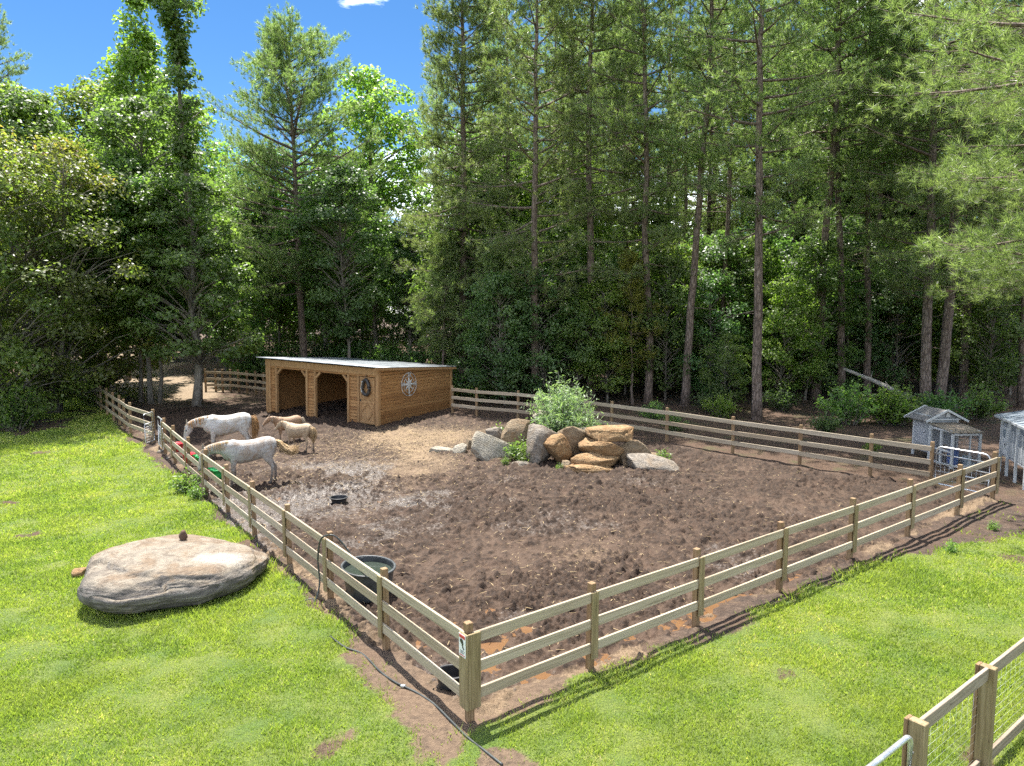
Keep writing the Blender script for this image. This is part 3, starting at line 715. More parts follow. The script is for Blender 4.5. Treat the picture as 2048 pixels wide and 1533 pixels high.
# horse collar hung on the upper door
hc = thing('horse_collar', 'dark padded horse collar hanging on the upper stable door', 'horse collar')
hc.location = Mx @ Vector((-.60, -.15, 1.72)); hc.rotation_euler = (0, 0, shed.rotation_euler[2])
an = np.linspace(0, 2 * np.pi, 33); tube_obj('collar_pad', M_LEATHER, hc, np.c_[.19 * np.cos(an) * (1 - .25 * np.sin(an)), np.zeros(33), .33 * np.sin(an)], .075 , 8)
tube_obj('collar_strap', M_LEATHER, hc, [(0, .03, .55), (0, 0, .33)], .015, 6); tube_obj('hame', M_GALV, hc, [(-.17, -.07, -.25), (-.215, -.075, 0), (-.13, -.07, .28)], .014, 6, smooth_n=4)
hr = thing('hanging_rope', 'pale lead rope hanging on the back wall inside the shed', 'rope'); hr.location = Mx @ Vector((-2.35, DEPTH - .25, .9)); hr.rotation_euler = (0, 0, shed.rotation_euler[2])
tube_obj('rope_strand', plain('pale_rope', (.6, .58, .52), .8), hr, [(0, 0, .75), (.02, -.02, .4), (-.02, -.02, 0), (.03, 0, -.2)], .02, 6, smooth_n=4)

# ------------------------------------------------------------------ rocks
def rock_material(name, a, b, c, stain, stain_amt=.5, scale=1.0, band=True):
    m, t = newmat(name); n = N(t); co, rnd = objco(n)
    z = n.noise(co, 2.2 * scale, 8, .62, .8); zz = n.noise(n.mapping(co, (1.2, 1.2, 7)), 2.5 * scale, 6, .6, 1.0); f = n.noise(co, 24 * scale, 6, .7)
    col = n.ramp(zz if band else z, [(.28, a), (.5, b), (.72, c)])
    col = n.mix(n.ramp(z, [(.46, 0.0), (.68, stain_amt)]), col, stain)
    col = n.mix(n.ramp(f, [(.36, .75), (.52, 0.0)]), col, tuple(v * .4 for v in a))
    n.out(n.bsdf(Base_Color=col, Roughness=.88, Normal=n.bump(n.math('ADD', zz, n.math('MULTIPLY', f, .7)), 1.0, .06))); return m
M_RW = rock_material('pale_cream_stone', (.19, .165, .125), (.35, .315, .25), (.46, .425, .35), (.29, .22, .125), .45)
M_RG = rock_material('grey_banded_stone', (.105, .09, .075), (.22, .19, .155), (.34, .30, .25), (.26, .18, .105), .6)
M_RO = rock_material('orange_brown_stone', (.15, .084, .036), (.31, .19, .086), (.43, .30, .165), (.30, .145, .05), .55)
M_RT = rock_material('tan_stone', (.13, .09, .055), (.235, .175, .105), (.32, .255, .18), (.24, .125, .052), .6)
_ico = {}
def ico(sub):
    if sub not in _ico:
        bm = bmesh.new(); bmesh.ops.create_icosphere(bm, subdivisions=sub, radius=1)
        bm.verts.ensure_lookup_table(); _ico[sub] = (np.array([v.co[:] for v in bm.verts]), np.array([[v.index for v in f.verts] for f in bm.faces])); bm.free()
    return _ico[sub]
def rock_mesh(name, sx, sy, sz, seed, cuts=14, rough=.05, sub=4, box_=.55, layer=.0):
    v, f = ico(sub); v = v.copy(); r_ = np.random.default_rng(seed)
    e = 1 - box_ * .5; v = np.sign(v) * np.abs(v) ** e; v /= np.abs(v).max(0)
    for k in range(cuts):
        nn = r_.normal(size=3); nn[2] *= .75; nn /= np.linalg.norm(nn); d = r_.uniform(.62, .93) * np.max(v @ nn)
        s = v @ nn - d; v = v - np.where(s > 0, s * .94, 0)[:, None] * nn
    v = v * np.array([sx, sy, sz]) / np.abs(v).max(0) / 2
    L_ = max(sx, sy, sz); q = v / L_ * 4
    nr = v / (np.linalg.norm(v, axis=1)[:, None] + 1e-6)
    v = v + nr * (fbm(q * .8 + seed, 3, seed) * rough * L_ * .35 + np.abs(fbm(q * 3 + seed, 3, seed + 5)) * rough * L_ * .26)[:, None]
    if layer: v[:, :2] *= (1 + layer * np.sign(np.sin(v[:, 2:3] / sz * 19 + fbm(q, 2, seed)[:, None] * 2)) * .5)
    return mesh_np(name, v, f, None, False)
def px_rock(label, x0, x1, y0, y1, dist_, depth, mat, seed, tilt=(0, 0, 0), cuts=26, box_=1.1, name='rock', squash=1.0):
    c_ = atd((x0 + x1) / 2, (y0 + y1) / 2, dist_); w_ = 1.1 * (x1 - x0) / FPX * dist_; h_ = 1.08 * (y1 - y0) / FPX * dist_ * squash
    o = obj(name, rock_mesh(name, w_, depth, h_, seed, cuts, .06, 4, box_, .03), mat, None, c_, tuple(R(a) for a in tilt))
    return tag(o, label, 'rock', 'rock pile stones')
PR = [
 ('long low pale stone at the far left tip of the rock pile', 858, 910, 895, 913, 25.2, .5, M_RW, 1, (0, 6, 15)),
 ('small whitish stone between the long low stone and the big cream slab', 906, 940, 890, 915, 25.0, .5, M_RW, 2, (0, -10, 20)),
 ('small brown stone behind the whitish stone at pile left', 932, 963, 879, 902, 25.6, .5, M_RT, 3, (0, 8, 0)),
 ('big smooth cream slab leaning at the left front of the pile', 940, 1028, 864, 940, 24.2, .55, M_RW, 4, (-25, 32, 12)),
 ('grey stone wedged behind the big cream slab', 970, 1006, 857, 890, 25.3, .6, M_RG, 5, (0, -15, 0)),
 ('tall tan green stone standing above the cream slab', 998, 1062, 841, 905, 24.9, .6, M_RT, 6, (-15, -12, 0)),
 ('pale flat stone perched highest at the back of the pile', 1058, 1112, 826, 856, 25.9, .9, M_RW, 7, (6, 16, 0)),
 ('stone block under the perched pale stone at the back', 1062, 1118, 852, 895, 25.7, .9, M_RG, 27, (0, 0, 0)),
 ('large grey banded boulder in the middle of the pile', 1050, 1122, 852, 942, 23.5, 1.0, M_RG, 8, (-20, 28, 20)),
 ('rounded orange stone right of the grey banded boulder', 1092, 1142, 872, 934, 23.2, .8, M_RO, 9, (0, -20, 10)),
 ('tall tan orange stone at the centre top of the pile', 1110, 1172, 856, 922, 23.7, .9, M_RT, 10, (-10, 24, 0)),
 ('flat tan slab laid over the lowest orange slab', 1138, 1236, 903, 932, 22.7, 1.2, M_RO, 11, (4, 0, -8)),
 ('lowest orange brown slab at the front of the pile', 1126, 1228, 926, 957, 22.4, 1.2, M_RO, 12, (3, 1, 4)),
 ('wedge slab under the topmost rust slab', 1162, 1244, 879, 910, 23.1, 1.2, M_RO, 13, (5, 6, 0)),
 ('topmost rust coloured slab with pointed right end', 1178, 1282, 855, 884, 23.3, 1.1, M_RO, 14, (3, 1, 10)),
 ('tan wedge stone propping the right side of the pile', 1226, 1296, 880, 936, 23.2, .9, M_RT, 15, (0, -30, 0)),
 ('broad grey slab sloping to the ground at the right end of the pile', 1254, 1368, 914, 956, 22.6, 1.2, M_RG, 16, (16, 8, -10)),
 ('blue grey stone behind the topmost rust slab', 1150, 1198, 858, 890, 24.5, .8, M_RG, 17, (0, 5, 0)),
 ('flat tan stone behind the broad grey slab', 1268, 1320, 907, 922, 23.6, .8, M_RT, 18, (0, 4, 0)),
 ('low grey slab lying in front of the weeds in the pile', 1021, 1074, 922, 942, 23.1, .7, M_RG, 19, (6, 6, 0)),
 ('small tan stone at the left end of the lowest slab', 1122, 1140, 922, 950, 22.6, .35, M_RT, 20, (0, 0, 0)),
 ('small pale stone in the gap before the broad grey slab', 1240, 1258, 920, 944, 22.8, .35, M_RT, 21, (0, 0, 0)),
 ('dark grey stone glimpsed in the gaps between the stacked tan slabs', 1140, 1240, 895, 950, 23.6, 1.3, M_RG, 22, (0, 0, 0)),
]
for a in PR: px_rock(*a)
# the big flat boulder on the lawn
BC = np.array([-6.50, 13.10]); bzg = gz(*BC)
v, f = ico(6); v = v.copy(); ang = np.arctan2(v[:, 1], v[:, 0]); rho = np.hypot(v[:, 0], v[:, 1])
v = np.c_[np.cos(ang) * rho ** .30, np.sin(ang) * rho ** .30, np.sign(v[:, 2]) * np.abs(v[:, 2]) ** .55]
rout = 1 + .025 * np.sin(2 * ang + .6) + .05 * np.sin(3 * ang + 2.1) + .035 * np.sin(5 * ang + .4) + .02 * np.sin(9 * ang)
under = np.clip(-v[:, 2], 0, 1); v[:, 0] *= rout * (1 - .10 * under ** 1.5); v[:, 1] *= rout * (1 - .10 * under ** 1.5)
top = np.clip(v[:, 2], 0, 1); v[:, 0] *= 1 - .06 * top; v[:, 1] *= 1 - .06 * top
v = v * np.array([1.57, 1.56, .37])
zt = v[:, 2] > -.15
v[:, 2] += np.where(zt, (.13 * -v[:, 0] / 1.9 + .03 * v[:, 1] / 1.4) * sstep(-.15, .3, v[:, 2]), 0)
q = v * 1.0
def ledge(nx_l, ny_l, d0, drop, wob, seed):
    s = v[:, 0] * nx_l + v[:, 1] * ny_l - d0 + wob * fbm(q[:, :2] * 1.4, 3, seed); return drop * sstep(-.015, .05, s) * sstep(.02, .18, v[:, 2])
dz = ledge(.93, .37, 1.40, .05, .12, 71) + ledge(-.62, -.78, 1.02, .085, .22, 73) + ledge(.30, -.95, 1.18, .05, .14, 74)
v[:, 2] -= dz
nr = v / (np.linalg.norm(v, axis=1)[:, None])
str_ = fbm(np.c_[q[:, 0] * .9 + q[:, 1] * .5, q[:, 1] * .6, q[:, 2] * 9], 4, 75)
v += nr * (fbm(q * 1.2, 4, 76) * .055 + str_ * .028 * sstep(.3, .05, v[:, 2]) + np.abs(fbm(q * 5, 3, 77)) * .02)[:, None]
m, t = newmat('weathered_boulder_stone'); n = N(t); tcn = n.n('ShaderNodeTexCoord'); co = tcn.outputs['Object']
z = n.noise(co, 1.1, 8, .6, .8); zb = n.noise(n.mapping(co, (1.1, 1.4, 6)), 1.6, 7, .65, 1.2); f_ = n.noise(co, 20, 6, .7); f2 = n.noise(co, 5, 7, .7, .6)
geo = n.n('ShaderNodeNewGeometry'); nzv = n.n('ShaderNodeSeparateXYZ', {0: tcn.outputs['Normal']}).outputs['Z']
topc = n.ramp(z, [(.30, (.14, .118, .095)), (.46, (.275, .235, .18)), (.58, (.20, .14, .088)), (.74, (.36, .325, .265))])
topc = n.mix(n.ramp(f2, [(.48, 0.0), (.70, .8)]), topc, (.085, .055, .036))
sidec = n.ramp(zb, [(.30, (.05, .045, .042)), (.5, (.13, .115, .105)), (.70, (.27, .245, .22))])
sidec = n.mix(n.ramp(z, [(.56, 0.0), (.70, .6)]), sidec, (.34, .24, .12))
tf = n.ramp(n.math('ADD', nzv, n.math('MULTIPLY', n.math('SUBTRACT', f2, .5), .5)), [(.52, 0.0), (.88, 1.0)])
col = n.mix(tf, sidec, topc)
# freshly split white face
vm = n.n('ShaderNodeVectorMath', {0: co, 1: (.85, -.40, .30)}, operation='SUBTRACT').outputs[0]
dd = n.n('ShaderNodeVectorMath', {0: n.mapping(vm, (1.5, 2.6, 1.5))}, operation='LENGTH').outputs['Value']
wf = n.ramp(n.math('ADD', dd, n.math('MULTIPLY', n.math('SUBTRACT', f2, .5), .9)), [(.45, .9), (.95, 0.0)])
col = n.mix(n.math('MULTIPLY', wf, tf), col, (.36, .335, .295))
col = n.mix(n.ramp(f_, [(.34, .45), (.52, 0.0)]), col, (.10, .085, .07))
n.out(n.bsdf(Base_Color=col, Roughness=.9, Normal=n.bump(n.math('ADD', n.math('ADD', zb, f2), n.math('MULTIPLY', f_, .8)), 1.0, .05)))
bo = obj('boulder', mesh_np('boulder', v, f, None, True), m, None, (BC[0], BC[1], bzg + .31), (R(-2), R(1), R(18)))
tag(bo, 'huge flat topped boulder lying on the left lawn', 'boulder')
q = at(158, 1150); tag(obj('rock', rock_mesh('rock', .34, .4, .16, 90, 8, .05, 3), M_RO, None, q + (0.05, 0, .06), (0, 0, .4)), 'small brown stone poking out at the left edge of the huge boulder', 'rock')
q = atd(367, 1080, 13.9); 
tag(obj('dirt_clod', rock_mesh('dirt_clod', .16, .15, .24, 91, 6, .14, 3, .1), plain('dark_brown_clod', (.10, .058, .038), .95, 0, .4, 30, .6), None, (q[0], q[1], bzg + .31 + .37 + .06)), 'dark brown clod standing on top of the huge boulder', 'clod')
for px, py, s, k, wh in ((322, 905, .22, 1, 'largest pale stone in the dirt below the first red bucket'), (338, 918, .16, 2, 'small pale stone in the dirt below the second red bucket'), (350, 925, .14, 3, 'smallest pale stone in the dirt outside the rear green bucket'), (395, 990, .16, 4, 'small pale stone beside the leafy weed clump outside the fence')):
    q = at(px, py); tag(obj('rock', rock_mesh('rock', s * 1.3, s, s * .5, 95 + k, 8, .06, 3), M_RG, None, q + (0, 0, s * .15), (0, 0, k)), wh, 'rock', 'small stones along the left fence')

# ------------------------------------------------------------------ tree generators (prototypes share their meshes)
def unit(v): return v / (np.linalg.norm(v, axis=-1, keepdims=True) + 1e-9)
def needle_tufts(P, D, nn, length, width, r_):
    """P (n,3) tuft centres, D (n,3) shoot directions -> triangles"""
    n_ = len(P)
    dirs = unit(r_.normal(size=(n_, nn, 3)) * .75 + D[:, None] * .95)
    st = P[:, None] - D[:, None] * (r_.random((n_, nn, 1)) * .16)
    Ln = length * r_.uniform(.75, 1.2, (n_, nn, 1))
    side = unit(np.cross(dirs, r_.normal(size=(n_, nn, 3)))) * width
    tip = st + dirs * Ln; tip[..., 2] -= .03 * Ln[..., 0]
    v = np.stack([st - side, st + side, tip], 2).reshape(-1, 3)
    base = np.clip(r_.normal(.45, .2, (n_, 1)), 0, 1)
    rnd = np.repeat(np.clip(base + r_.normal(0, .12, (n_, nn)), 0, 1).reshape(-1), 3)
    return v, np.arange(len(v)).reshape(-1, 3), rnd
def make_pine(seed, H, r0, cb, Lmax, nbr, nsub, ntuft, nn=19, nlen=.25, nw=.0135, dead=8, top_round=.5, droop=0.0, lean=.02):
    r_ = np.random.default_rng(seed); tr = Acc(); cr_ = Acc()
    zs_ = np.linspace(-.3, H, 22); bend = np.c_[np.cumsum(r_.normal(0, .035, 22)), np.cumsum(r_.normal(0, .035, 22))]; bend -= bend[1]
    bend += np.outer(np.clip(zs_, 0, None), r_.normal(0, lean, 2))
    rad = r0 * (1 - np.clip(zs_ / H, 0, 1) * .93) ** .8 * (1 + .35 * np.exp(-np.clip(zs_, 0, None) * 2.2))
    tp = np.c_[bend, zs_]; tr.tube(tp, rad, 10)
    at_z = lambda z: np.array([np.interp(z, zs_, tp[:, 0]), np.interp(z, zs_, tp[:, 1]), z])
    Ps, Ds = [], []
    az = r_.uniform(0, 6.28)
    for b in range(nbr):
        u = (b + r_.random() * .8) / nbr; z = H * (cb + (1 - cb) * u ** .92); az += 2.4 + r_.normal(0, .35)
        shape = (.55 + .45 * min(1, u / .25)) * (1 - u) ** top_round + .10
        Lb = Lmax * shape * r_.uniform(.65, 1.15); el = R(-6 + 50 * u ** 1.3 + r_.normal(0, 10)) - droop * (1 - u)
        d = np.array([math.cos(az) * math.cos(el), math.sin(az) * math.cos(el), math.sin(el)])
        p0 = at_z(z); tt = np.linspace(0, 1, 6)[:, None]
        side = unit(np.cross(d, (0, 0, 1)))
        bp = p0 + d * Lb * tt + np.array([0, 0, 1]) * (.16 * Lb * tt ** 2 - .10 * Lb * droop * tt) + side * r_.normal(0, .08) * Lb * tt ** 2
        br = max(.012, .016 + .016 * Lb); tr.tube(bp, np.linspace(br, .008, 6), 4, False)
        for s in range(nsub):
            us = .16 + .84 * (s + r_.random() * .7) / nsub; i = us * 5; k = min(int(i), 4); q = bp[k] + (bp[k + 1] - bp[k]) * (i - k)
            dd = unit(d + side * (1 if s % 2 else -1) * r_.uniform(.5, 1.3) + np.array([0, 0, r_.uniform(-.25, .75)]))
            Ls = Lb * .42 * (1.2 - us * .55) * r_.uniform(.6, 1.25) + .2
            sp_ = q + dd * Ls * np.linspace(0, 1, 4)[:, None] + np.array([0, 0, .12 * Ls]) * (np.linspace(0, 1, 4)[:, None] ** 2)
            if Ls > .35: tr.tube(sp_, np.linspace(.011, .005, 4), 3, False)
            tt2 = r_.uniform(.25, 1.0, ntuft) ; tt2[0] = 1
            c_ = q + dd * Ls * tt2[:, None] + r_.normal(0, .14, (ntuft, 3))
            Ps.append(c_); Ds.append(unit(dd * .8 + np.array([0, 0, .7]) + r_.normal(0, .3, (ntuft, 3))))
        Ps.append(bp[-1:]); Ds.append(unit(d + np.array([0, 0, .5]))[None])
    for b in range(dead):
        z = H * r_.uniform(min(.18, cb * .6), cb + .05); a = r_.uniform(0, 6.28); Lb = r_.uniform(.4, 1.8); p0 = at_z(z)
        d = np.array([math.cos(a), math.sin(a), r_.uniform(-.35, .25)]); tt = np.linspace(0, 1, 4)[:, None]
        tr.tube(p0 + d * Lb * tt + np.array([0, 0, -.12 * Lb]) * tt ** 2, np.linspace(.022, .006, 4), 4, False)
    P = np.concatenate(Ps); D = np.concatenate(Ds)
    v, f, rn = needle_tufts(P, D, nn, nlen, nw, r_); cr_.add(v, None, f, rn)
    return tr.mesh('trunk'), cr_.mesh('crown', False, True)
def leaf_cloud(P, N_, size, r_, aspect=.62, fold=.25):
    n_ = len(P); Nn = unit(N_ + r_.normal(0, .42, (n_, 3)))
    T_ = unit(np.cross(Nn, r_.normal(size=(n_, 3)))); B_ = np.cross(Nn, T_)
    s = size * r_.uniform(.65, 1.25, (n_, 1))
    T_ = unit(T_ - np.array([0, 0, .35])) 
    b = P - T_ * s * .5; tp = P + T_ * s * .5; l = P + B_ * s * aspect * .5 + Nn * s * fold * .3 - T_ * s * .08; rr = P - B_ * s * aspect * .5 + Nn * s * fold * .3 - T_ * s * .08
    v = np.stack([b, rr, tp, l], 1).reshape(-1, 3)
    k = np.arange(n_)[:, None] * 4
    f = np.concatenate([k + [0, 1, 2], k + [0, 2, 3]])
    return v, f
def make_broad(seed, H, r0, cb, rmax, prof, nclump, nleaf, lsize, csize=.75, aspect=.62, limbs=True, trunks=1, flat=.6, tipz=None, narrow_top=None, k=8):
    r_ = np.random.default_rng(seed); tr = Acc(); cr_ = Acc(); tps = []
    for q in range(trunks):
        zs_ = np.linspace(-.3, H * .94, 14); sp_ = (r_.normal(0, .05, 2) + (np.array([math.cos(q * 2.2), math.sin(q * 2.2)]) * .09 if trunks > 1 else 0))
        bend = np.cumsum(r_.normal(0, .05, (14, 2)), 0) * H / 12; bend -= bend[1]; bend += np.outer(np.clip(zs_, 0, None), sp_)
        rad = r0 * (1 - np.clip(zs_ / H, 0, 1) * .95) ** .85 * (1 + .45 * np.exp(-np.clip(zs_, 0, None) * 2.5)); tp = np.c_[bend, zs_]
        if q: tp[:, :2] += np.array([math.cos(q * 2.2), math.sin(q * 2.2)]) * r0 * 1.6
        tr.tube(tp, rad, k); tps.append(tp)
    PL, NL_, RL = [], [], []
    for c_ in range(nclump):
        tp = tps[c_ % trunks]
        u = r_.random() ** .9
        if narrow_top and u > narrow_top and r_.random() < .55: continue
        z = H * (cb + (1.02 - cb) * u); R_ = rmax * prof(u); a = r_.uniform(0, 6.28); rr = R_ * r_.random() ** .42
        ax = np.array([np.interp(min(z, H * .94), tp[:, 2], tp[:, 0]), np.interp(min(z, H * .94), tp[:, 2], tp[:, 1]), 0])
        ctr = ax + np.array([math.cos(a) * rr, math.sin(a) * rr, z])
        cs = csize * r_.uniform(.6, 1.35) * (.55 + .45 * min(1, R_ / max(rmax, .01) + .25))
        if limbs and rr > .3:
            zr = max(H * cb * .75, z - rr * r_.uniform(.45, .9)); p0 = np.array([np.interp(zr, tp[:, 2], tp[:, 0]), np.interp(zr, tp[:, 2], tp[:, 1]), zr])
            tt = np.linspace(0, 1, 5)[:, None]; mid = p0 * (1 - tt) + ctr * tt + np.array([0, 0, .12 * rr]) * np.sin(tt * np.pi) + r_.normal(0, .05, (5, 3)) * rr * .5
            tr.tube(mid, np.linspace(min(r0 * .45, .014 + .013 * rr), .008, 5), 4, False)
        nl = int(nleaf * (cs / csize) ** 2 * r_.uniform(.7, 1.3))
        d = unit(r_.normal(size=(nl, 3))); rad = cs * r_.random((nl, 1)) ** .45
        off = d * rad * np.array([1, 1, flat]); off[:, 2] -= .25 * (off[:, 0] ** 2 + off[:, 1] ** 2) / cs
        out = unit(np.array([math.cos(a), math.sin(a), 0]) * .4 + d * .5 + np.array([0, 0, .9]))
        PL.append(ctr + off); NL_.append(out)
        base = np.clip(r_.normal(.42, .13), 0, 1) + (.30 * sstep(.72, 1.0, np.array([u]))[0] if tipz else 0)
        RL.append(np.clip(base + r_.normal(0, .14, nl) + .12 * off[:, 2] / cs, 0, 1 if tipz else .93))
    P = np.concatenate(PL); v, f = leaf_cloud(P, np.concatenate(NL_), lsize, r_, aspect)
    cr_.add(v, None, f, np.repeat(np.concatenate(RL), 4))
    return tr.mesh('trunk'), cr_.mesh('crown', False, True)
def make_bush(seed, H, rad, nst, nleaf, lsize, aspect, up=.7):
    r_ = np.random.default_rng(seed); st = Acc(); cr_ = Acc(); P, Nn, Rn = [], [], []
    for s in range(nst):
        a = r_.uniform(0, 6.28); rr = rad * r_.random() ** .6; tipp = np.array([math.cos(a) * rr, math.sin(a) * rr, H * r_.uniform(.55, 1.05) * (1 - .35 * (rr / rad) ** 2)])
        b0 = np.array([math.cos(a), math.sin(a), 0]) * rr * .18; tt = np.linspace(0, 1, 6)[:, None]
        path = b0 * (1 - tt) + tipp * tt + np.array([0, 0, .16 * H]) * np.sin(tt * 2.6) * (1 - tt) - np.array([0, 0, .1 * H]) * tt ** 4 * rr / rad
        st.tube(path, np.linspace(.012, .003, 6) * (.6 + H * .3), 4, False)
        u = r_.uniform(.15, 1, nleaf); idx = u * 5; k = np.minimum(idx.astype(int), 4); q = path[k] + (path[k + 1] - path[k]) * (idx - k)[:, None]
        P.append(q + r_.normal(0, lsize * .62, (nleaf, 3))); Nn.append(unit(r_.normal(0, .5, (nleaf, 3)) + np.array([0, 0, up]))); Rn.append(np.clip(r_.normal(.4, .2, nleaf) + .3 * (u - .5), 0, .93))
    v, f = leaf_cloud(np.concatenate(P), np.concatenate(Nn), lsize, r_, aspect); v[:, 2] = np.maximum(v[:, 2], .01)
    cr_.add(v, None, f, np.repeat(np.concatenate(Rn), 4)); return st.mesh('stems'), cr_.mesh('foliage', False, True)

PINE = [make_pine(100 + i, H, r0, cb, Lm, nb_, 8, 6, top_round=trd) for i, (H, r0, cb, Lm, nb_, trd) in enumerate([(25, .21, .30, 3.7, 62, .5), (27, .23, .34, 3.9, 60, .5), (23, .19, .26, 3.5, 62, .55), (26, .20, .40, 3.6, 54, .5), (24, .22, .20, 3.8, 68, .55)])]
PINE_ROUND = make_pine(120, 20.5, .25, .27, 5.0, 96, 12, 7, top_round=.34, dead=3, lean=.008)
PINE_DENSE = make_pine(121, 27, .24, .10, 3.9, 130, 9, 7, top_round=.62, droop=.25, lean=.012)
PINE_YOUNG = make_pine(122, 9, .08, .25, 2.0, 34, 6, 5, top_round=.8, dead=0)
PINE_NEAR = make_pine(123, 22, .24, .24, 5.4, 84, 13, 7, nn=28, nlen=.27, nw=.0068, top_round=.45, droop=.12, dead=3)
PINE_BARE = make_pine(124, 26, .16, .62, 2.6, 32, 6, 4, dead=16)
ell = lambda u: math.sqrt(max(0, 1 - (2 * u - 1) ** 2)) * .85 + .15
low = lambda u: (1 - u) ** .6 * (.55 + .45 * min(1, u / .12))
col_ = lambda u: .95 - .62 * u if u < .55 else .60 - .30 * (u - .55) - .25 * max(0, u - .85) * 3
full = lambda u: min(1, .72 + 1.2 * u) * (1 - max(0, u - .55) ** 1.5 * 2.4)
OAK = [make_broad(200 + i, 12.5, .16, .05, 4.6, full, 250, 105, .20, .85, .6, trunks=3, tipz=True) for i in range(2)]
POPLAR = [make_broad(210 + i, 24, .19, .22, 3.3, low, 210, 105, .25, .85, .85) for i in range(2)]
VINE = make_broad(220, 22.5, .21, .125, 3.9, lambda u: (1.0 - .55 * u / .45 if u < .45 else .24 + .16 * math.sin(u * 23)) * (1 if u < .93 else .4), 620, 85, .21, .58, .7, narrow_top=.42)
GUM = [make_broad(230 + i, 17, .15, .25, 3.6, ell, 200, 100, .22, .85, .85) for i in range(3)]
UNDER = [make_broad(240 + i, 8.5, .07, .10, 2.6, ell, 105, 95, .19, .72, .75) for i in range(4)]
FARB = [make_broad(250 + i, 18, .16, .10, 4.4, ell, 150, 75, .34, 1.15, .8) for i in range(2)]
FARP = [make_pine(130 + i, 25, .19, .38, 3.7, 44, 5, 4, nn=10, nlen=.32, nw=.019) for i in range(3)]
SHRUB = [make_bush(260 + i, 1.5, 1.1, 34, 46, .13, .6) for i in range(3)]
def tree(name, proto, label, x, y, sc=1.0, rot=None, group=None, cm=M_LEAF, tm=M_DBARK, cat='tree', sxy=None, parts=('trunk', 'crown'), dz=0.0):
    t_ = thing(name, label, cat, (x, y, gz(x, y) - .05 + dz), random.uniform(0, 6.28) if rot is None else rot, group)
    t_.scale = ((sxy or sc), (sxy or sc), sc)
    for nm, me, mt in ((parts[0], proto[0], tm), (parts[1], proto[1], cm)):
        o = bpy.data.objects.new(nm, me); COL.objects.link(o); o.parent = t_
        if not me.materials: me.materials.append(None)
        o.material_slots[0].link = 'OBJECT'; o.material_slots[0].material = mt
    return t_
def xd(px, d): return (px - 1024) / FPX * d * 1.0
KN = dict(cm=M_NEEDLE, tm=M_PBARK)
# ---- left side
LT = [('wide bushy oak at the left edge standing on the lawn', OAK[0], -20, 31.5, 1.0, M_LEAFO), ('wide bushy oak with bronze tips above the end of the lawn', OAK[1], 105, 34.5, 1.02, M_LEAFO), ('shorter bushy oak overhanging the distant board fence', OAK[0], 185, 38.5, .82, M_LEAFO)]
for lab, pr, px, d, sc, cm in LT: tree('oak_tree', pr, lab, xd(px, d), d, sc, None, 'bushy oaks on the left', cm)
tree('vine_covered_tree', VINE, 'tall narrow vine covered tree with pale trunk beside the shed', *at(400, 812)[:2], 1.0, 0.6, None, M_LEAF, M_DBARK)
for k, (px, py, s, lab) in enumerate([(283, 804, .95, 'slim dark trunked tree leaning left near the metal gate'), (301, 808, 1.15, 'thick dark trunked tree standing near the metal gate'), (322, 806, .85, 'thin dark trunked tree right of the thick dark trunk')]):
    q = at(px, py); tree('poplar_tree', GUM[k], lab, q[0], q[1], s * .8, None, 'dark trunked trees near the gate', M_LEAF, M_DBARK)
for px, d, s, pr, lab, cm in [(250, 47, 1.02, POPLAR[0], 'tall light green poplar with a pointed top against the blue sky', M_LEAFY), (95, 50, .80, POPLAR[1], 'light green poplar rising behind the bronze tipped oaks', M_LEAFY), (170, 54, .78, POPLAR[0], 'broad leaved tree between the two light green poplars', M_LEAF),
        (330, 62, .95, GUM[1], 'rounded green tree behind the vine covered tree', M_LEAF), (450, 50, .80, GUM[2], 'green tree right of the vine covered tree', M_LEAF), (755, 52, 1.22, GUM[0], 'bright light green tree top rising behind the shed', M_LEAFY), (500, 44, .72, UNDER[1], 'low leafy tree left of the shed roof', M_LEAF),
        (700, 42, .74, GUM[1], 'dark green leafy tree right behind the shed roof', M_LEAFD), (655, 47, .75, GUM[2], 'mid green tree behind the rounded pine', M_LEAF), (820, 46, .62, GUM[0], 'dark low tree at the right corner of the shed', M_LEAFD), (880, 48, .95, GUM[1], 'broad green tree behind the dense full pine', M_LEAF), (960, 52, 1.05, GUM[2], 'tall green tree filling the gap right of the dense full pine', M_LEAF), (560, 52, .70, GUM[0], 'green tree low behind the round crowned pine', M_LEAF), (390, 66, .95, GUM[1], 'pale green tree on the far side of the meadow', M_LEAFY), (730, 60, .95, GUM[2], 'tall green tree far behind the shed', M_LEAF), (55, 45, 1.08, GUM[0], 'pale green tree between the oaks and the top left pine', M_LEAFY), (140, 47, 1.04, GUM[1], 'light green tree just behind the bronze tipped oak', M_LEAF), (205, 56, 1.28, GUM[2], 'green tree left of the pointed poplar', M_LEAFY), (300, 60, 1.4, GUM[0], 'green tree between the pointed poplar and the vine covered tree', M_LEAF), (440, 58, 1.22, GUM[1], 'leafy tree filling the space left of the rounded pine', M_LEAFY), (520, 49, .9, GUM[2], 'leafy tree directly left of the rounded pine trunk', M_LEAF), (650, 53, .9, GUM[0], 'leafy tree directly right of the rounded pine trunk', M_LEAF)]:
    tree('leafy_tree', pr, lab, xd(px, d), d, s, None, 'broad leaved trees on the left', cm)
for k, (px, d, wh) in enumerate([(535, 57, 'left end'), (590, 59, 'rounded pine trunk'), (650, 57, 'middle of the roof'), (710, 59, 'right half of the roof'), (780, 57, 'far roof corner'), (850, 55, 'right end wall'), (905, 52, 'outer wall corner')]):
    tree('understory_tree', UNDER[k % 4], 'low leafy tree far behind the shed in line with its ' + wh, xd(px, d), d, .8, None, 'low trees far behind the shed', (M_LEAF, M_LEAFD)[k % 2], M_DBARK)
tree('pine_tree', PINE[0], 'tall dark pine at the top left corner', xd(15, 52), 52, 1.02, None, 'pine trees', **KN)
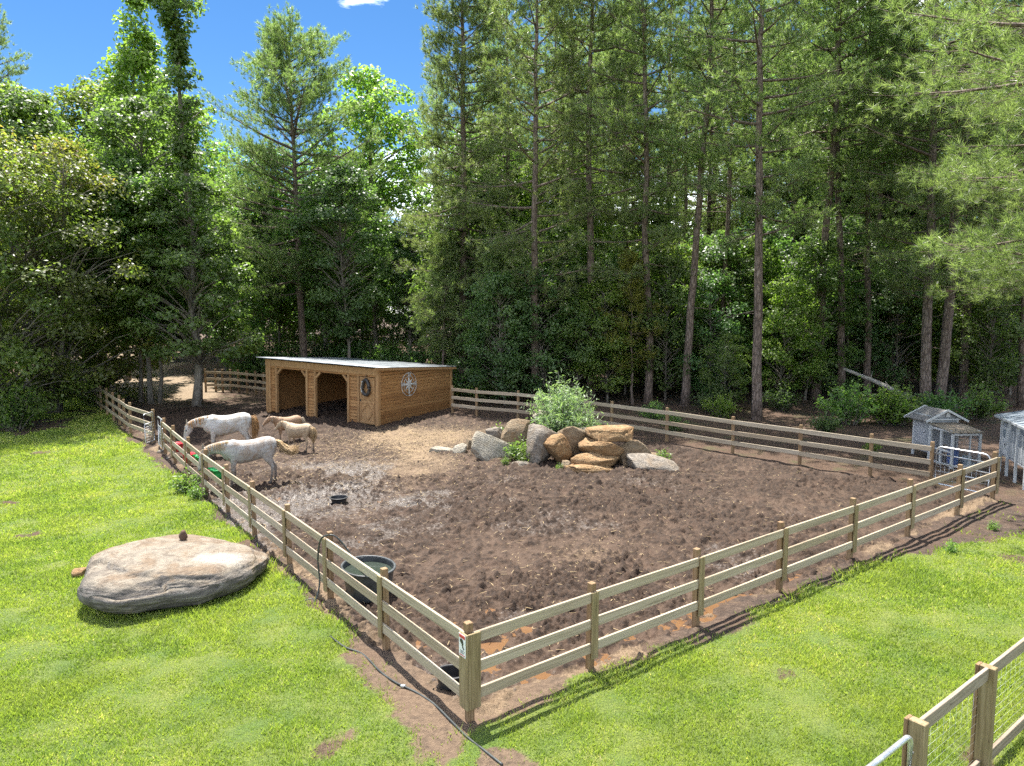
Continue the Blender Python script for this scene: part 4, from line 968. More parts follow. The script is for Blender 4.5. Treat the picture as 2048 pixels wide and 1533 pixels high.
tree('pine_tree', PINE_ROUND, 'round crowned pine standing alone behind the shed', xd(606, 44), 44, 1.0, 2.0, 'pine trees', **KN)
tree('pine_tree', PINE_DENSE, 'dense full pine right of the shed with needles down to the ground', xd(925, 40), 40, 1.0, 1.0, 'pine trees', **KN)
# ---- forest edge pines, placed by where their trunks meet the ground
EP = [(1070, 806, PINE[4], 'slim pine behind the silvery bush'), (1182, 800, PINE[1], 'thick trunked pine right of the silvery bush'), (1298, 806, PINE[2], 'pale trunked pine left of the middle of the back fence'), (1370, 812, PINE[3], 'slender straight pine between two pale trunked pines'),
      (1513, 838, PINE[0], 'nearest tall pine behind the back fence with a clear grey trunk'), (1630, 798, PINE[1], 'dark pine left of the leaning dead log'), (1682, 800, PINE[3], 'thin pine at the upper end of the dead log'), (1733, 796, PINE[2], 'dark thin pine beside the dead log'),
      (1850, 828, PINE[4], 'left trunk of the twin pines behind the small coop'), (1876, 828, PINE[1], 'right trunk of the twin pines behind the small coop'), (1925, 800, PINE[0], 'shaded pine between the twin pines and the right edge'), (2044, 815, PINE[3], 'grey trunked pine at the right edge behind the raised coop'), (1128, 775, PINE[0], 'dark trunked pine set back behind the rock pile'), (1440, 790, PINE_BARE, 'thin bare stemmed pine set back right of the middle')]
for px, py, pr, lab in EP:
    q = at(px, py); tree('pine_tree', pr, lab, q[0], q[1], random.uniform(.97, 1.08), None, 'pine trees', **KN)
tree('pine_tree', PINE_NEAR, 'large near pine whose needle boughs hang in from the top right', 15.0, 16.6, 1.0, 0.5, 'pine trees', **KN)
tree('pine_tree', PINE_NEAR, 'second large pine leaning its boughs over the raised coop', 18.6, 22.4, 1.02, 2.6, 'pine trees', **KN)
for px, py, s, lab, cm in [(1265, 810, .82, 'young yellowish pine at the forest edge', M_NEEDLEY), (1000, 800, .9, 'young green pine beside the shed end', M_NEEDLE), (885, 790, .95, 'young pine close behind the shed', M_NEEDLE)]:
    q = at(px, py); tree('young_pine', PINE_YOUNG, lab, q[0], q[1], s, None, 'young pines', cm, M_PBARK)
# ---- understory along the forest edge
UN = [(1010, 812, .75), (1090, 808, .8), (1150, 808, .62), (1215, 806, .7), (1330, 800, .85), (1420, 806, .75), (1450, 826, .42), (1560, 806, .7), (1610, 800, .9), (1700, 788, .75), (1790, 790, .85), (1900, 790, .8), (1965, 805, .75), (960, 800, .65), (2020, 790, .9), (1250, 790, .9), (1480, 788, .95), (1380, 785, 1.0), (1120, 785, 1.05), (1860, 780, 1.0), (1660, 776, 1.1), (1550, 776, 1.1)]
spots = ['right of the shed', 'left of the silvery bush', 'behind the silvery bush', 'right of the silvery bush', 'behind the fourth bay of the back fence', 'near the middle of the back fence', 'left of the nearest tall pine', 'right of the nearest tall pine', 'left of the leaning dead log', 'behind the dead log', 'above the lower end of the dead log', 'behind the small coop', 'behind the raised coop', 'beside the dense pine', 'at the right edge', 'behind the young yellowish pine', 'in second row behind the nearest tall pine', 'in second row behind the slender straight pine', 'in second row behind the rock pile', 'in second row behind the twin pines', 'in second row behind the dark pine', 'in second row right of the nearest tall pine']
for k, ((px, py, s), wh) in enumerate(zip(UN, spots)):
    q = at(px, py); tree('understory_tree', UNDER[k % 4], 'small leafy forest tree ' + wh, q[0], q[1], s, None, 'understory trees', (M_LEAF, M_LEAFD, M_LEAF, M_LEAFY)[k % 4] if k % 5 else M_LEAFD, M_DBARK)
SBX = [(545, 768, 1.7, 'left'), (575, 762, 1.9, 'left middle'), (610, 758, 1.6, 'middle left'), (640, 756, 1.8, 'middle'), (670, 755, 1.8, 'middle right'), (705, 756, 2.0, 'right middle'), (740, 758, 1.8, 'right'), (780, 762, 2.0, 'right end'), (820, 766, 1.9, 'far right end'), (860, 772, 1.8, 'right corner'), (895, 780, 1.7, 'far corner'), (505, 768, 1.5, 'far left end'), (935, 800, 1.2, 'outer corner'), (970, 808, 1.0, 'first fence bay beyond')]
for k, (px, py, s, wh) in enumerate(SBX):
    q = at(px, py); tree('shrub', SHRUB[k % 3], 'dark shrub in the undergrowth behind the shed, ' + wh, q[0], q[1], s, None, 'undergrowth behind the shed', (M_LEAFD, M_LEAF, M_LEAFD)[k % 3], M_DBARK, 'shrub', parts=('stems', 'foliage'))
SB_ = [(1700, 850, 1.3, 'green shrub spreading over the back fence line left of the small coop'), (1772, 850, 1.25, 'tall green shrub below the leaning dead log'), (1650, 868, .7, 'low green shrub in front of the tall shrub'), (1795, 850, 1.2, 'green shrub touching the small coop'), (1445, 838, .9, 'small shrub left of the nearest tall pine trunk'), (1560, 822, .9, 'small shrub right of the nearest tall pine trunk'), (1350, 862, .55, 'low shrub just behind the back fence'), (925, 800, .8, 'pale green shrub at the far end of the shed'), (1680, 800, 1.0, 'shrub at the foot of the thin pine'), (1955, 840, 1.1, 'shaded shrub between the two coops'), (1740, 905, .35, 'tiny shrub behind the last bays of the back fence'), (1420, 825, .9, 'shrub behind the middle of the back fence'), (30, 862, 1.4, 'shaded shrub under the oak at the left edge'), (190, 815, .9, 'yellow green shrub beside the distant board fence'), (1880, 850, 1.2, 'dark shrub behind the small coop roof'), (1310, 845, .7, 'shrub under the pale trunked pine')]
for k, (px, py, s, lab) in enumerate(SB_):
    q = at(px, py); tree('shrub', SHRUB[k % 3], lab, q[0], q[1], s, None, 'shrubs at the forest edge', (M_LEAF, M_LEAFY, M_LEAFD)[k % 3], M_DBARK, 'shrub', parts=('stems', 'foliage'))
# ---- the forest behind: rows of trees that close the view
r2 = np.random.default_rng(99)
def fill(n_, xr, yr, protos, mind, name, lab, grp, cms, tm, srange):
    pts = []; tries = 0
    while len(pts) < n_ and tries < 6000:
        tries += 1; y = r2.uniform(*yr); x = r2.uniform(*xr)
        if abs(x) > .80 * y + 4: continue
        if x < -5 and y < 52 : continue
        if all((x - a) ** 2 + (y - b) ** 2 > mind ** 2 for a, b in pts): pts.append((x, y))
    for k, (x, y) in enumerate(pts):
        tree(name, protos[k % len(protos)], lab, x, y, r2.uniform(*srange), r2.uniform(0, 6.28), grp, cms[k % len(cms)], tm)
fill(34, (-4, 50), (43, 60), PINE + [PINE_BARE], 3.3, 'pine_tree', 'pine deep in the forest behind the back fence', 'pines deep in the forest', [M_NEEDLE], M_PBARK, (.9, 1.1))
fill(60, (-10, 75), (60, 98), FARP, 3.6, 'pine_tree', 'far pine closing the view at the back of the forest', 'far pines', [M_NEEDLE], M_PBARK, (.9, 1.12))
fill(58, (-3, 54), (40, 62), UNDER + GUM[:1], 3.0, 'understory_tree', 'leafy small tree deep among the forest pines', 'leafy trees deep in the forest', [M_LEAF, M_LEAFD, M_LEAFY], M_DBARK, (.8, 1.25))
fill(30, (-6, 75), (64, 92), FARB, 5, 'leafy_tree', 'far leafy tree filling the gaps behind the forest pines', 'far leafy trees', [M_LEAF, M_LEAFY, M_LEAFD], M_DBARK, (.55, .8))
fill(34, (-80, -8), (60, 98), FARB, 5, 'leafy_tree', 'far leafy tree in the wood behind the left meadow', 'far leafy trees on the left', [M_LEAF, M_LEAFY, M_LEAF], M_DBARK, (.62, .85))
fill(14, (-70, -12), (62, 95), FARP, 6, 'pine_tree', 'far pine in the wood behind the left meadow', 'far pines on the left', [M_NEEDLE], M_PBARK, (.62, .78))
# leaning dead log
a = atd(1688, 738, 33.5); b = atd(1866, 824, 30.5); lg = thing('dead_log', 'pale bare dead trunk leaning down to the right among the pines', 'log', tuple(b))
pts = spline(np.array([a - b, (a - b) * .5 + np.array([0, 0, .12]), np.zeros(3)]), 8); tube_obj('log_trunk', M_PALEBARK, lg, pts, np.linspace(.07, .14, len(pts)), 10)
for f_, dx in ((.3, .5), (.55, -.6)): p = pts[int(f_ * len(pts))]; tube_obj('branch_stub', M_PALEBARK, lg, [p, p + np.array([dx * .4, .2, .35])], np.array([.025, .01]), 6)

# ------------------------------------------------------------------ bush and weeds by the rocks
SIL = make_bush(300, 2.9, 1.5, 95, 62, .19, .21, .5); q = atd(1128, 872, 25.4)
tree('silvery_bush', SIL, 'big pale silvery green bush growing behind the rock pile', q[0], 25.4, 1.0, 0, None, M_SILVER, M_DBARK, 'bush', parts=('stems', 'foliage'))
WD = [make_bush(310 + i, .55, .34, 20, 22, .10, .4) for i in range(2)]
for k, (px, py, d, s, lab, cm) in enumerate([(1040, 900, 23.9, 1.5, 'yellowish weeds growing between the tan and grey stones', M_WEED), (1048, 925, 23.4, 1.2, 'weeds spilling down in front of the grey banded boulder', M_WEED), (1000, 870, 25.6, 1.5, 'tuft of weeds behind the big cream slab', M_WEED), (1325, 920, 23.2, .95, 'small bright green weed beside the broad grey slab', M_LEAF), (1012, 938, 23.2, .6, 'small weed at the foot of the big cream slab', M_WEED), (1120, 945, 22.4, .5, 'tiny weed beside the lowest slab', M_LEAF)]):
    c_ = atd(px, py, d); t_ = tree('weed', WD[k % 2], lab, c_[0], d, s, None, 'weeds in the rock pile', cm, M_DBARK, 'weed', parts=('stems', 'foliage')); t_.location[2] = max(t_.location[2], c_[2] - .28 * s)
for k, (px, py, s, lab) in enumerate([(375, 985, 1.3, 'leafy weed clump outside the left fence near the green buckets'), (392, 1000, .9, 'smaller weed just below the leafy clump'), (1900, 1105, .6, 'grass weed by the far end of the front fence'), (1985, 1060, .5, 'weed in the bare dirt at the right edge')]):
    q = at(px, py); tree('weed', WD[k % 2], lab, q[0], q[1], s, None, 'weeds along the fences', M_WEED, M_DBARK, 'weed', parts=('stems', 'foliage'))

# ------------------------------------------------------------------ horses and ponies
def loft(rings, k=14):
    """rings: (x, y, z, ry, rz, tangent angle in xz)"""
    vs = []
    an = np.linspace(0, 2 * np.pi, k, endpoint=False)
    for x, y, z, ry, rz, ta in rings:
        up = np.array([-math.sin(ta), 0, math.cos(ta)]); sd_ = np.array([0, 1, 0])
        vs.append(np.array([x, y, z]) + np.outer(np.cos(an) * ry, sd_) + np.outer(np.sin(an) * rz, up))
    n_ = len(vs); v = np.concatenate(vs); i = np.arange(n_ - 1)[:, None] * k; j = np.arange(k)[None]; j2 = (j + 1) % k
    f = np.stack([i + j, i + j2, i + k + j2, i + k + j], -1).reshape(-1, 4)
    v = np.r_[v, [np.mean(vs[0], 0)], [np.mean(vs[-1], 0)]]; jj = np.arange(k); jn = (jj + 1) % k
    t_ = np.r_[np.stack([np.full(k, n_ * k), jn, jj], 1), np.stack([np.full(k, n_ * k + 1), (n_ - 1) * k + jj, (n_ - 1) * k + jn], 1)]
    return v, f, t_
def angs(pts):
    P = np.array(pts, float); T = np.gradient(P, axis=0); return [math.atan2(t[1], t[0]) for t in T]
def horse(label, loc, yaw, H=1.5, coat=None, hair=None, neck=None, head_a=-70, tail=None, stocky=1.0, legj=0.0, name='horse', cat='horse', group='horses', mane_len=.26):
    root = thing(name, label, cat, loc, yaw, group); k = H / 1.5; root.scale = (k, k, k)
    a = Acc(); st = stocky
    spine = [(-.80, 1.20, .09, .13), (-.74, 1.18, .19, .24), (-.58, 1.17, .265, .32), (-.38, 1.15, .275, .335), (-.15, 1.10, .275, .335), (.08, 1.07, .285, .35), (.30, 1.07, .275, .365), (.50, 1.12, .245, .365), (.66, 1.14, .20, .31), (.78, 1.12, .13, .21), (.83, 1.11, .06, .10)]
    a.add(*loft([(x, 0, z, ry * st, rz * (1 + (st - 1) * .6), 0) for x, z, ry, rz in spine], 18))
    nk = neck or [(.50, 1.20, .17, .27), (.78, 1.27, .125, .22), (1.02, 1.30, .095, .165), (1.20, 1.31, .085, .13), (1.30, 1.30, .075, .10)]
    ta = angs([(p[0], p[1]) for p in nk]); a.add(*loft([(p[0], 0, p[1], p[2] * (1 + (st - 1) * .6), p[3], t_) for p, t_ in zip(nk, ta)], 14))
    hx, hz = nk[-1][0], nk[-1][1]; ha = R(head_a); hd = np.array([math.cos(ha), math.sin(ha)]); hn = np.array([-math.sin(ha), math.cos(ha)])
    hr_ = [(-.10, .02, .05, .05), (-.04, .0, .085, .105), (.08, -.02, .098, .145), (.20, -.02, .092, .138), (.32, -.0, .072, .105), (.44, .005, .058, .078), (.53, .0, .062, .075), (.60, -.01, .045, .052), (.625, -.012, .02, .025)]
    hp_ = lambda s, o: (hx + hd[0] * s + hn[0] * o, hz + hd[1] * s + hn[1] * o)
    a.add(*loft([(hp_(s, o)[0], 0, hp_(s, o)[1], ry, rz, ha) for s, o, ry, rz in hr_], 14))
    hooves = []
    for sy_, fx, hxo in ((1, .06 + legj, .10), (-1, -.10 - legj, -.10)):
        y = .145 * sy_ * st
        fr_ = [(.50, 1.05, .11, .17), (.51, .86, .085, .115), (.515 + fx * .3, .68, .06, .075), (.52 + fx * .5, .50, .052, .056), (.52 + fx * .6, .44, .048, .052), (.525 + fx * .8, .30, .034, .038), (.53 + fx, .16, .042, .046), (.55 + fx, .09, .036, .038), (.565 + fx, .05, .045, .05)]
        P = fr_; v, f, t_ = loft([(x, y, z, ry, rx, -math.pi / 2) for x, z, ry, rx in P], 10); a.add(v, f, t_); hooves.append((.575 + fx, y))
        y = .15 * sy_ * st
        hn_ = [(-.50, 1.15, .12, .25), (-.50, .95, .115, .21), (-.53 + hxo * .3, .78, .085, .14), (-.62 + hxo * .5, .64, .058, .085), (-.70 + hxo * .7, .53, .048, .066), (-.70 + hxo * .8, .45, .042, .052), (-.69 + hxo * .9, .30, .036, .041), (-.68 + hxo, .16, .043, .047), (-.66 + hxo, .09, .037, .039), (-.645 + hxo, .05, .046, .051)]
        v, f, t_ = loft([(x, y, z, ry, rx, -math.pi / 2) for x, z, ry, rx in hn_], 10); a.add(v, f, t_); hooves.append((-.635 + hxo, y))
    me = a.mesh('tmp'); to = bpy.data.objects.new('tmp', me); COL.objects.link(to)
    md = to.modifiers.new('r', 'REMESH'); md.mode = 'VOXEL'; md.voxel_size = .02; md.use_smooth_shade = True
    ms = to.modifiers.new('s', 'SMOOTH'); ms.factor = .5; ms.iterations = 5
    dg = bpy.context.evaluated_depsgraph_get(); bme = bpy.data.meshes.new_from_object(to.evaluated_get(dg)); bpy.data.objects.remove(to); bme.name = 'body'; bme.materials.clear()
    for p in bme.polygons: p.use_smooth = True
    obj('body', bme, coat, root)
    for x, y in hooves:
        v, f = lathe_np([(0, 0), (.066, 0), (.064, .02), (.052, .075), (0, .08)], 12); obj('hoof', mesh_np('hoof', v, f, None, True), M_HOOF, root, (x, y, 0))
    for sy_ in (-1, 1):
        p = hp_(.20, .055); obj('eye', mesh_np('eye', ico(2)[0] * .024, ico(2)[1], None, True), M_EYE, root, (p[0], sy_ * .080, p[1]))
        p = hp_(-.05, .09); n2 = hp_(-.20, .12)
        v, f = lathe_np([(0, -.02), (.028, .0), (.036, .05), (.022, .11), (0, .155)], 10, .6, 1); o = obj('ear', mesh_np('ear', v, f, None, True), coat, root, (p[0], sy_ * .055, p[1]))
        o.rotation_euler = Vector((n2[0] - p[0], sy_ * .05, n2[1] - p[1] + .06)).to_track_quat('Z', 'Y').to_euler()
    # nostril patch
    p = hp_(.58, .0); obj('muzzle', mesh_np('muzzle', ico(3)[0] * np.array([.052, .056, .052]), ico(3)[1], None, True), MUZ, root, (p[0], 0, p[1]))
    rr = np.random.default_rng(int(abs(loc[0] * 100)))
    mn = Acc(); cr_p = spline(np.array([(p[0] - math.sin(t_) * p[3] * .93, p[1] + math.cos(t_) * p[3] * .93) for p, t_ in zip(nk, ta)]), 10)
    for q in range(220):
        i = rr.uniform(3, len(cr_p) - 1); b = cr_p[int(i)]; Lm_ = mane_len * rr.uniform(.5, 1.15); tt = np.linspace(0, 1, 4)[:, None]
        sd_ = -1 if rr.random() < .85 else 1
        pth = np.array([b[0], sd_ * .01, b[1] - .005]) + tt * np.array([rr.normal(-.02, .03), 0, 0]) + np.c_[np.zeros(4), sd_ * (.02 + .10 * np.sqrt(tt[:, 0])), -Lm_ * tt[:, 0] ** 1.3 + .03 * np.sin(tt[:, 0] * 3.1)]
        mn.tube(pth, np.array([.008, .010, .008, .002]), 3, False)
    for q in range(26):
        p0 = hp_(-.02, .10); tt = np.linspace(0, 1, 4)[:, None]; p1 = hp_(.22 * rr.uniform(.6, 1.1), .11)
        mn.tube(np.array([p0[0], rr.normal(0, .02), p0[1]]) * (1 - tt) + np.array([p1[0], rr.normal(0, .04), p1[1]]) * tt, np.array([.008, .009, .007, .002]), 3, False)
    obj('mane', mn.mesh('mane'), hair, root)
    tl = Acc(); tpth = spline(np.array(tail or [(-.78, 0, 1.30), (-.88, 0, 1.24), (-.93, 0, 1.0), (-.92, 0, .7), (-.88, 0, .42)]), 6); nT = len(tpth)
    for q in range(150):
        s = np.linspace(0, 1, nT)[:, None]; off = rr.normal(0, 1, 3) * np.array([.035, .05, .035]); cut = int(nT * rr.uniform(.7, 1.0))
        pth = tpth + off * (.25 + 1.5 * np.sin(s * 2.6)) + rr.normal(0, .006, (nT, 3)); tl.tube(pth[:cut], np.linspace(.014, .003, cut), 3, False)
    tl.tube(tpth[:nT // 2], np.linspace(.04, .015, nT // 2), 6)
    obj('tail', tl.mesh('tail'), hair, root)
    return root
def coat_mat(name, base, shade, mudc, mud_amt, leg=(.16, .12, .09)):
    m, t = newmat(name); n = N(t); tcn = n.n('ShaderNodeTexCoord'); co = tcn.outputs['Object']
    z = n.noise(co, 4.2, 7, .65, .8); f = n.noise(n.mapping(co, (14, 14, 5)), 3.5, 5, .65); z2_ = n.noise(co, 7, 6, .65)
    col = n.mix(n.ramp(f, [(.35, 1.0), (.6, 0.0)]), base, shade)
    col = n.mix(n.ramp(z, [(.46, 0.0), (.62, mud_amt)]), col, mudc)
    zz = n.n('ShaderNodeSeparateXYZ', {0: co}).outputs['Z']
    lf = n.ramp(n.math('ADD', zz, n.math('MULTIPLY', n.math('SUBTRACT', z2_, .5), .5)), [(.22, .9), (.62, 0.0)])
    col = n.mix(lf, col, leg)
    n.out(n.bsdf(Base_Color=col, Roughness=.7, Sheen_Weight=.15, Normal=n.bump(f, .25, .01))); return m
MUZ = plain('grey_muzzle_skin', (.17, .155, .15), .6)
C_W1 = coat_mat('white_grey_coat', (.40, .375, .35), (.27, .245, .225), (.23, .15, .09), .75, (.11, .08, .06))
C_W2 = coat_mat('bright_white_coat', (.50, .49, .47), (.38, .36, .335), (.27, .19, .11), .65, (.22, .165, .11))
C_T1 = coat_mat('tan_coat', (.34, .205, .11), (.21, .12, .065), (.14, .085, .05), .5)
C_T2 = coat_mat('cream_coat', (.41, .315, .205), (.30, .205, .12), (.18, .12, .075), .5)
H_BL = plain('blond_horse_hair', (.42, .29, .15), .55, 0, .4, 20); H_LT = plain('pale_horse_hair', (.46, .38, .28), .55, 0, .35, 20); H_OR = plain('ginger_horse_hair', (.36, .20, .08), .55, 0, .4, 20)
gp_ = lambda x, y: (x, y, gz(x, y) + .03)
eat = [(.50, 1.20, .17, .27), (.76, 1.25, .13, .225), (1.00, 1.26, .10, .17), (1.19, 1.24, .088, .135), (1.29, 1.21, .075, .10)]
q1, q2 = at(483, 981), at(548, 960)
c1 = (q1 + q2) / 2
yaw1 = math.atan2(-.52, -.85)
horse('dirty white horse eating from the front green bucket with tail swishing', gp_(-7.95, 20.95), yaw1, 1.46, C_W1, H_BL, eat, -72, [(-.76, 0, 1.32), (-.90, .02, 1.24), (-1.03, .08, 1.07), (-1.18, .17, .98), (-1.32, .26, 1.04), (-1.40, .32, 1.20)], 1.02)
horse('cleaner bright white horse standing behind the dirty one near the red buckets', gp_(-10.25, 25.0), math.atan2(-.50, -.87), 1.50, C_W2, H_OR, [(.50, 1.20, .17, .27), (.76, 1.24, .13, .225), (1.00, 1.24, .10, .17), (1.18, 1.21, .088, .135), (1.28, 1.17, .075, .10)], -74, None, 1.05)
pn = [(.50, 1.20, .19, .28), (.74, 1.32, .15, .24), (.92, 1.42, .12, .19), (1.04, 1.48, .10, .14), (1.12, 1.49, .08, .10)]
horse('cream pony nearer the camera with blond mane, standing in the mud', gp_(-7.85, 25.5), math.atan2(.30, -.95), 1.0, C_T2, H_BL, pn, -45, None, 1.22, 0, 'pony', 'pony', 'ponies', .34)
horse('tan pony half hidden behind the cream pony, facing left', gp_(-8.75, 27.1), math.atan2(-.62, -.78), .98, C_T1, H_LT, pn, -45, None, 1.2, 0, 'pony', 'pony', 'ponies', .34)

# ------------------------------------------------------------------ tubs, tank, buckets, hoses
def tub(name, label, x, y, r_, h, mat, sy=1.0, rim=.02, base=.86, cat='tub', water=None, rotz=0, z=None, group=None, wall=.014):
    t_ = thing(name, label, cat, (x, y, (gz(x, y) + .02) if z is None else z), rotz, group)
    prof = [(0, .0), (r_ * base, .0), (r_ * (base + .02), .015)] + [(r_ * (base + (1 - base) * u), h * u) for u in (.3, .6, .9)] + [(r_ * 1.0, h - rim), (r_ + rim, h - rim), (r_ + rim * 1.2, h - rim * .4), (r_ + rim * .8, h), (r_ - wall, h), (r_ - wall, h - rim)] + [(r_ * (base + (1 - base) * u) - wall, h * u) for u in (.6, .3)] + [(r_ * base - wall, .03), (0, .03)]
    v, f = lathe_np(prof, 36, 1, sy); obj('shell', mesh_np('shell', v, f, None, True), mat, t_)
    if water:
        rr = r_ * (base + (1 - base) * water) - wall - .002; v, f = lathe_np([(0, h * water), (rr, h * water)], 36, 1, sy); obj('water', mesh_np('water', v, f, None, True), M_WATER, t_)
    return t_
m, t = newmat('dark_tank_water'); n = N(t); n.out(n.bsdf(Base_Color=(.035, .045, .036), Roughness=.06)); M_WATER = m
q = at(742, 1212)
tk = tub('stock_tank', 'large dark oval stock tank of water just inside the left fence', q[0] - .14, q[1] + .50, .56, .54, M_TANK, .82, .03, .84, 'tank', .80, math.atan2(DL[1], DL[0]))
for a in (0, math.pi): tube_obj('handle', M_TANK, tk, [(.50 * math.cos(a), -.12, .5), (.56 * math.cos(a), -.06, .5), (.56 * math.cos(a), .06, .5), (.50 * math.cos(a), .12, .5)], .018, 6)
q = at(678, 1008); t_ = tub('rubber_pan', 'small round black rubber pan lying in the open mud', q[0], q[1], .23, .17, M_BLACK, 1, .02, .8, 'pan')
q = at(897, 1388); t_ = tub('feed_tub', 'low black feed tub pushed under the fence near the front corner', q[0] + .03, q[1] + .18, .22, .20, M_BLACK, .85, .02, .82, 'tub')
for sx_ in (-1, 1): tube_obj('handle', M_BLACK, t_, [(sx_ * .22, -.06, .17), (sx_ * .28, -.03, .18), (sx_ * .28, .03, .18), (sx_ * .22, .06, .17)], .012, 6)
def bucket(label, s, z, mat, off=.20):
    p = C + DL * s - NL * off; t_ = thing('feed_bucket', label, 'bucket', (p[0], p[1], gz(*p) + z), math.atan2(DL[1], DL[0]), 'feed buckets on the left fence')
    # corner style trough: flat back, rounded front
    k = 14; an = np.linspace(0, math.pi, k); outl = np.r_[np.c_[.25 * np.cos(an), .26 * np.sin(an)], [[-.25, -.10], [.25, -.10]]]; outl[:, 1] *= 1
    def lay(sc, zz): return np.c_[outl * sc, np.full(len(outl), zz)]
    V = np.concatenate([lay(.72, 0), lay(.88, .14), lay(1.0, .27), lay(1.07, .27), lay(1.07, .30), lay(.95, .30), lay(.82, .14), lay(.66, .03)]); nn = len(outl); nl_ = 8
    i = np.arange(nl_ - 1)[:, None] * nn; j = np.arange(nn)[None]; j2 = (j + 1) % nn; F = np.stack([i + j, i + j2, i + nn + j2, i + nn + j], -1).reshape(-1, 4)
    V = np.r_[V, [[0, .05, 0]], [[0, .05, .03]]]; jj = np.arange(nn); T_ = np.r_[np.stack([np.full(nn, len(V) - 2), (jj + 1) % nn, jj], 1), np.stack([np.full(nn, len(V) - 1), 7 * nn + jj, 7 * nn + (jj + 1) % nn], 1)]
    b_ = obj('bucket_shell', mesh_np('bucket_shell', V, [F, T_], None, False), mat, t_, (0, 0, 0), (0, 0, 0 if (-NL @ np.array([-DL[1], DL[0]])) > 0 else math.pi))
    for sx_ in (-.15, .15): box('hook', mat, t_, sx_, (-.12 if (-NL @ np.array([-DL[1], DL[0]])) > 0 else .12), .30, .03, .09, .05)
bucket('green feed bucket under the nose of the dirty white horse', 14.1, .46, M_GREEN); bucket('green feed bucket hung further back, between the front green and red ones', 16.1, .48, M_GREEN)
bucket('bright red feed bucket hung next to the rear green bucket', 18.0, .20, M_RED); bucket('red feed bucket hung nearest to the metal gate', 19.9, .22, M_RED)
gzp = lambda p, z: np.array([p[0], p[1], gz(p[0], p[1]) + z])
L2 = lp[2]; outp = L2 + NL * .16; inn = L2 - NL * .05
tank = np.array(tk.location)
hs_ = [at(600, 1207) + (0, 0, .02), at(625, 1200) + (0, 0, .02), gzp(outp + DL * .02 + NL * .12, .05), gzp(outp + DL * .10, .35), gzp(outp + DL * .16, .75), gzp(L2 + NL * .13 + DL * .10, 1.12), gzp(L2 + NL * .06 - DL * .02, 1.24), gzp(L2 - NL * .08 - DL * .12, 1.22), gzp(L2 - NL * .22 - DL * .30, 1.0), gzp(L2 - NL * .30 - DL * .52, .74), gzp(L2 - NL * .42 - DL * .72, .55)]
h0 = hs_[0]; hz_ = thing('garden_hose', 'dark hose looped over the fence top into the stock tank', 'hose', tuple(h0)); tube_obj('hose_line', M_HOSE, hz_, np.array(hs_) - h0, .016, 8, smooth_n=8)
hp2 = [at(*p) + (0, 0, .018) for p in [(660, 1275), (690, 1298), (725, 1312), (762, 1348), (790, 1368), (806, 1376), (835, 1390), (868, 1412), (905, 1448), (935, 1478), (965, 1502), (1005, 1535)]]
h0 = hp2[0]; hz_ = thing('garden_hose', 'dark hose lying along the bare dirt outside the front corner', 'hose', tuple(h0)); tube_obj('hose_line', M_HOSE, hz_, np.array(hp2) - h0, .015, 8, smooth_n=8)
p = hp2[5] - h0; tube_obj('hose_coupling', M_GALV, hz_, [p - (.03, 0, 0), p + (.04, -.01, 0)], .024, 8)

# ------------------------------------------------------------------ chicken coops
q = atd(1893, 940, 22.3); cx0, cy0 = q[0] - .05, 22.0
coop = thing('chicken_coop', 'small white chicken coop with gabled house and plank roofed wire run', 'coop', (cx0, cy0, gz(cx0, cy0)), R(4))
W_, D_ = .92, 1.05
for x, y, h in ((0, 0, 1.12), (W_, 0, 1.12), (0, D_, 1.28), (W_, D_, 1.28), (0, D_ * .5, 1.2)): box('post', M_WHITE, coop, x, y, h / 2, .07, .07, h)
for z in (1.10, .08): box('run_rail', M_WHITE, coop, W_ / 2, -.002, z, W_ - .07, .05, .07); box('run_rail', M_WHITE, coop, -.002, D_ / 2, z + (.08 if z > 1 else 0), .05, D_ - .07, .07); box('run_rail', M_WHITE, coop, W_ + .002, D_ / 2, z + (.08 if z > 1 else 0), .05, D_ - .07, .07)
box('run_rail', M_WHITE, coop, -.002, D_ / 2, .52, .05, D_ - .07, .06); box('run_post', M_WHITE, coop, W_ * .64, -.002, .6, .045, .045, .95)
def netp(name, parent, o0, ux, L_, H_, step=.05, rad=.0028):
    a = Acc(); o0 = np.array(o0, float); ux = np.array(ux, float)
    for s in np.arange(step, L_, step): a.tube([o0 + ux * s, o0 + ux * s + (0, 0, H_)], rad, 3, False)
    for z in np.arange(step, H_, step): a.tube([o0 + (0, 0, z), o0 + ux * L_ + (0, 0, z)], rad, 3, False)
    return obj(name, a.mesh(name, False), M_GREYP, parent)
netp('wire_mesh', coop, (.03, .01, .1), (1, 0, 0), W_ - .06, 1.0); netp('wire_mesh', coop, (.01, .03, .1), (0, 1, 0), D_ - .06, 1.02); netp('wire_mesh', coop, (W_ - .01, .03, .1), (0, 1, 0), D_ - .06, 1.02)
for k in range(9): box('roof_plank', M_GREYRAIL, coop, -.08 + (W_ + .16) * (k + .5) / 9, D_ / 2 - .03, 1.245, (W_ + .16) / 9 - .006, D_ + .16, .022, .003, (R(6.5), 0, 0))
hx_ = W_ / 2; hy0, hy1 = D_ + .06, D_ + .85; ew, rz = 1.22, 1.74
hw = obj('house_wall', box_me('house_wall', W_ + .02, hy1 - hy0, 1.25, .006), M_LIGHTGREY, coop, (hx_, (hy0 + hy1) / 2, .30 + .625))
flat_poly('gable_panel', M_GREYP, coop, [(hx_ - .50, 1.50), (hx_ + .50, 1.50), (hx_, rz - .10)], hy0 + .0, .02)
flat_poly('gable_panel', M_GREYP, coop, [(hx_ - .50, 1.50), (hx_ + .50, 1.50), (hx_, rz - .10)], hy1 + .0, .02)
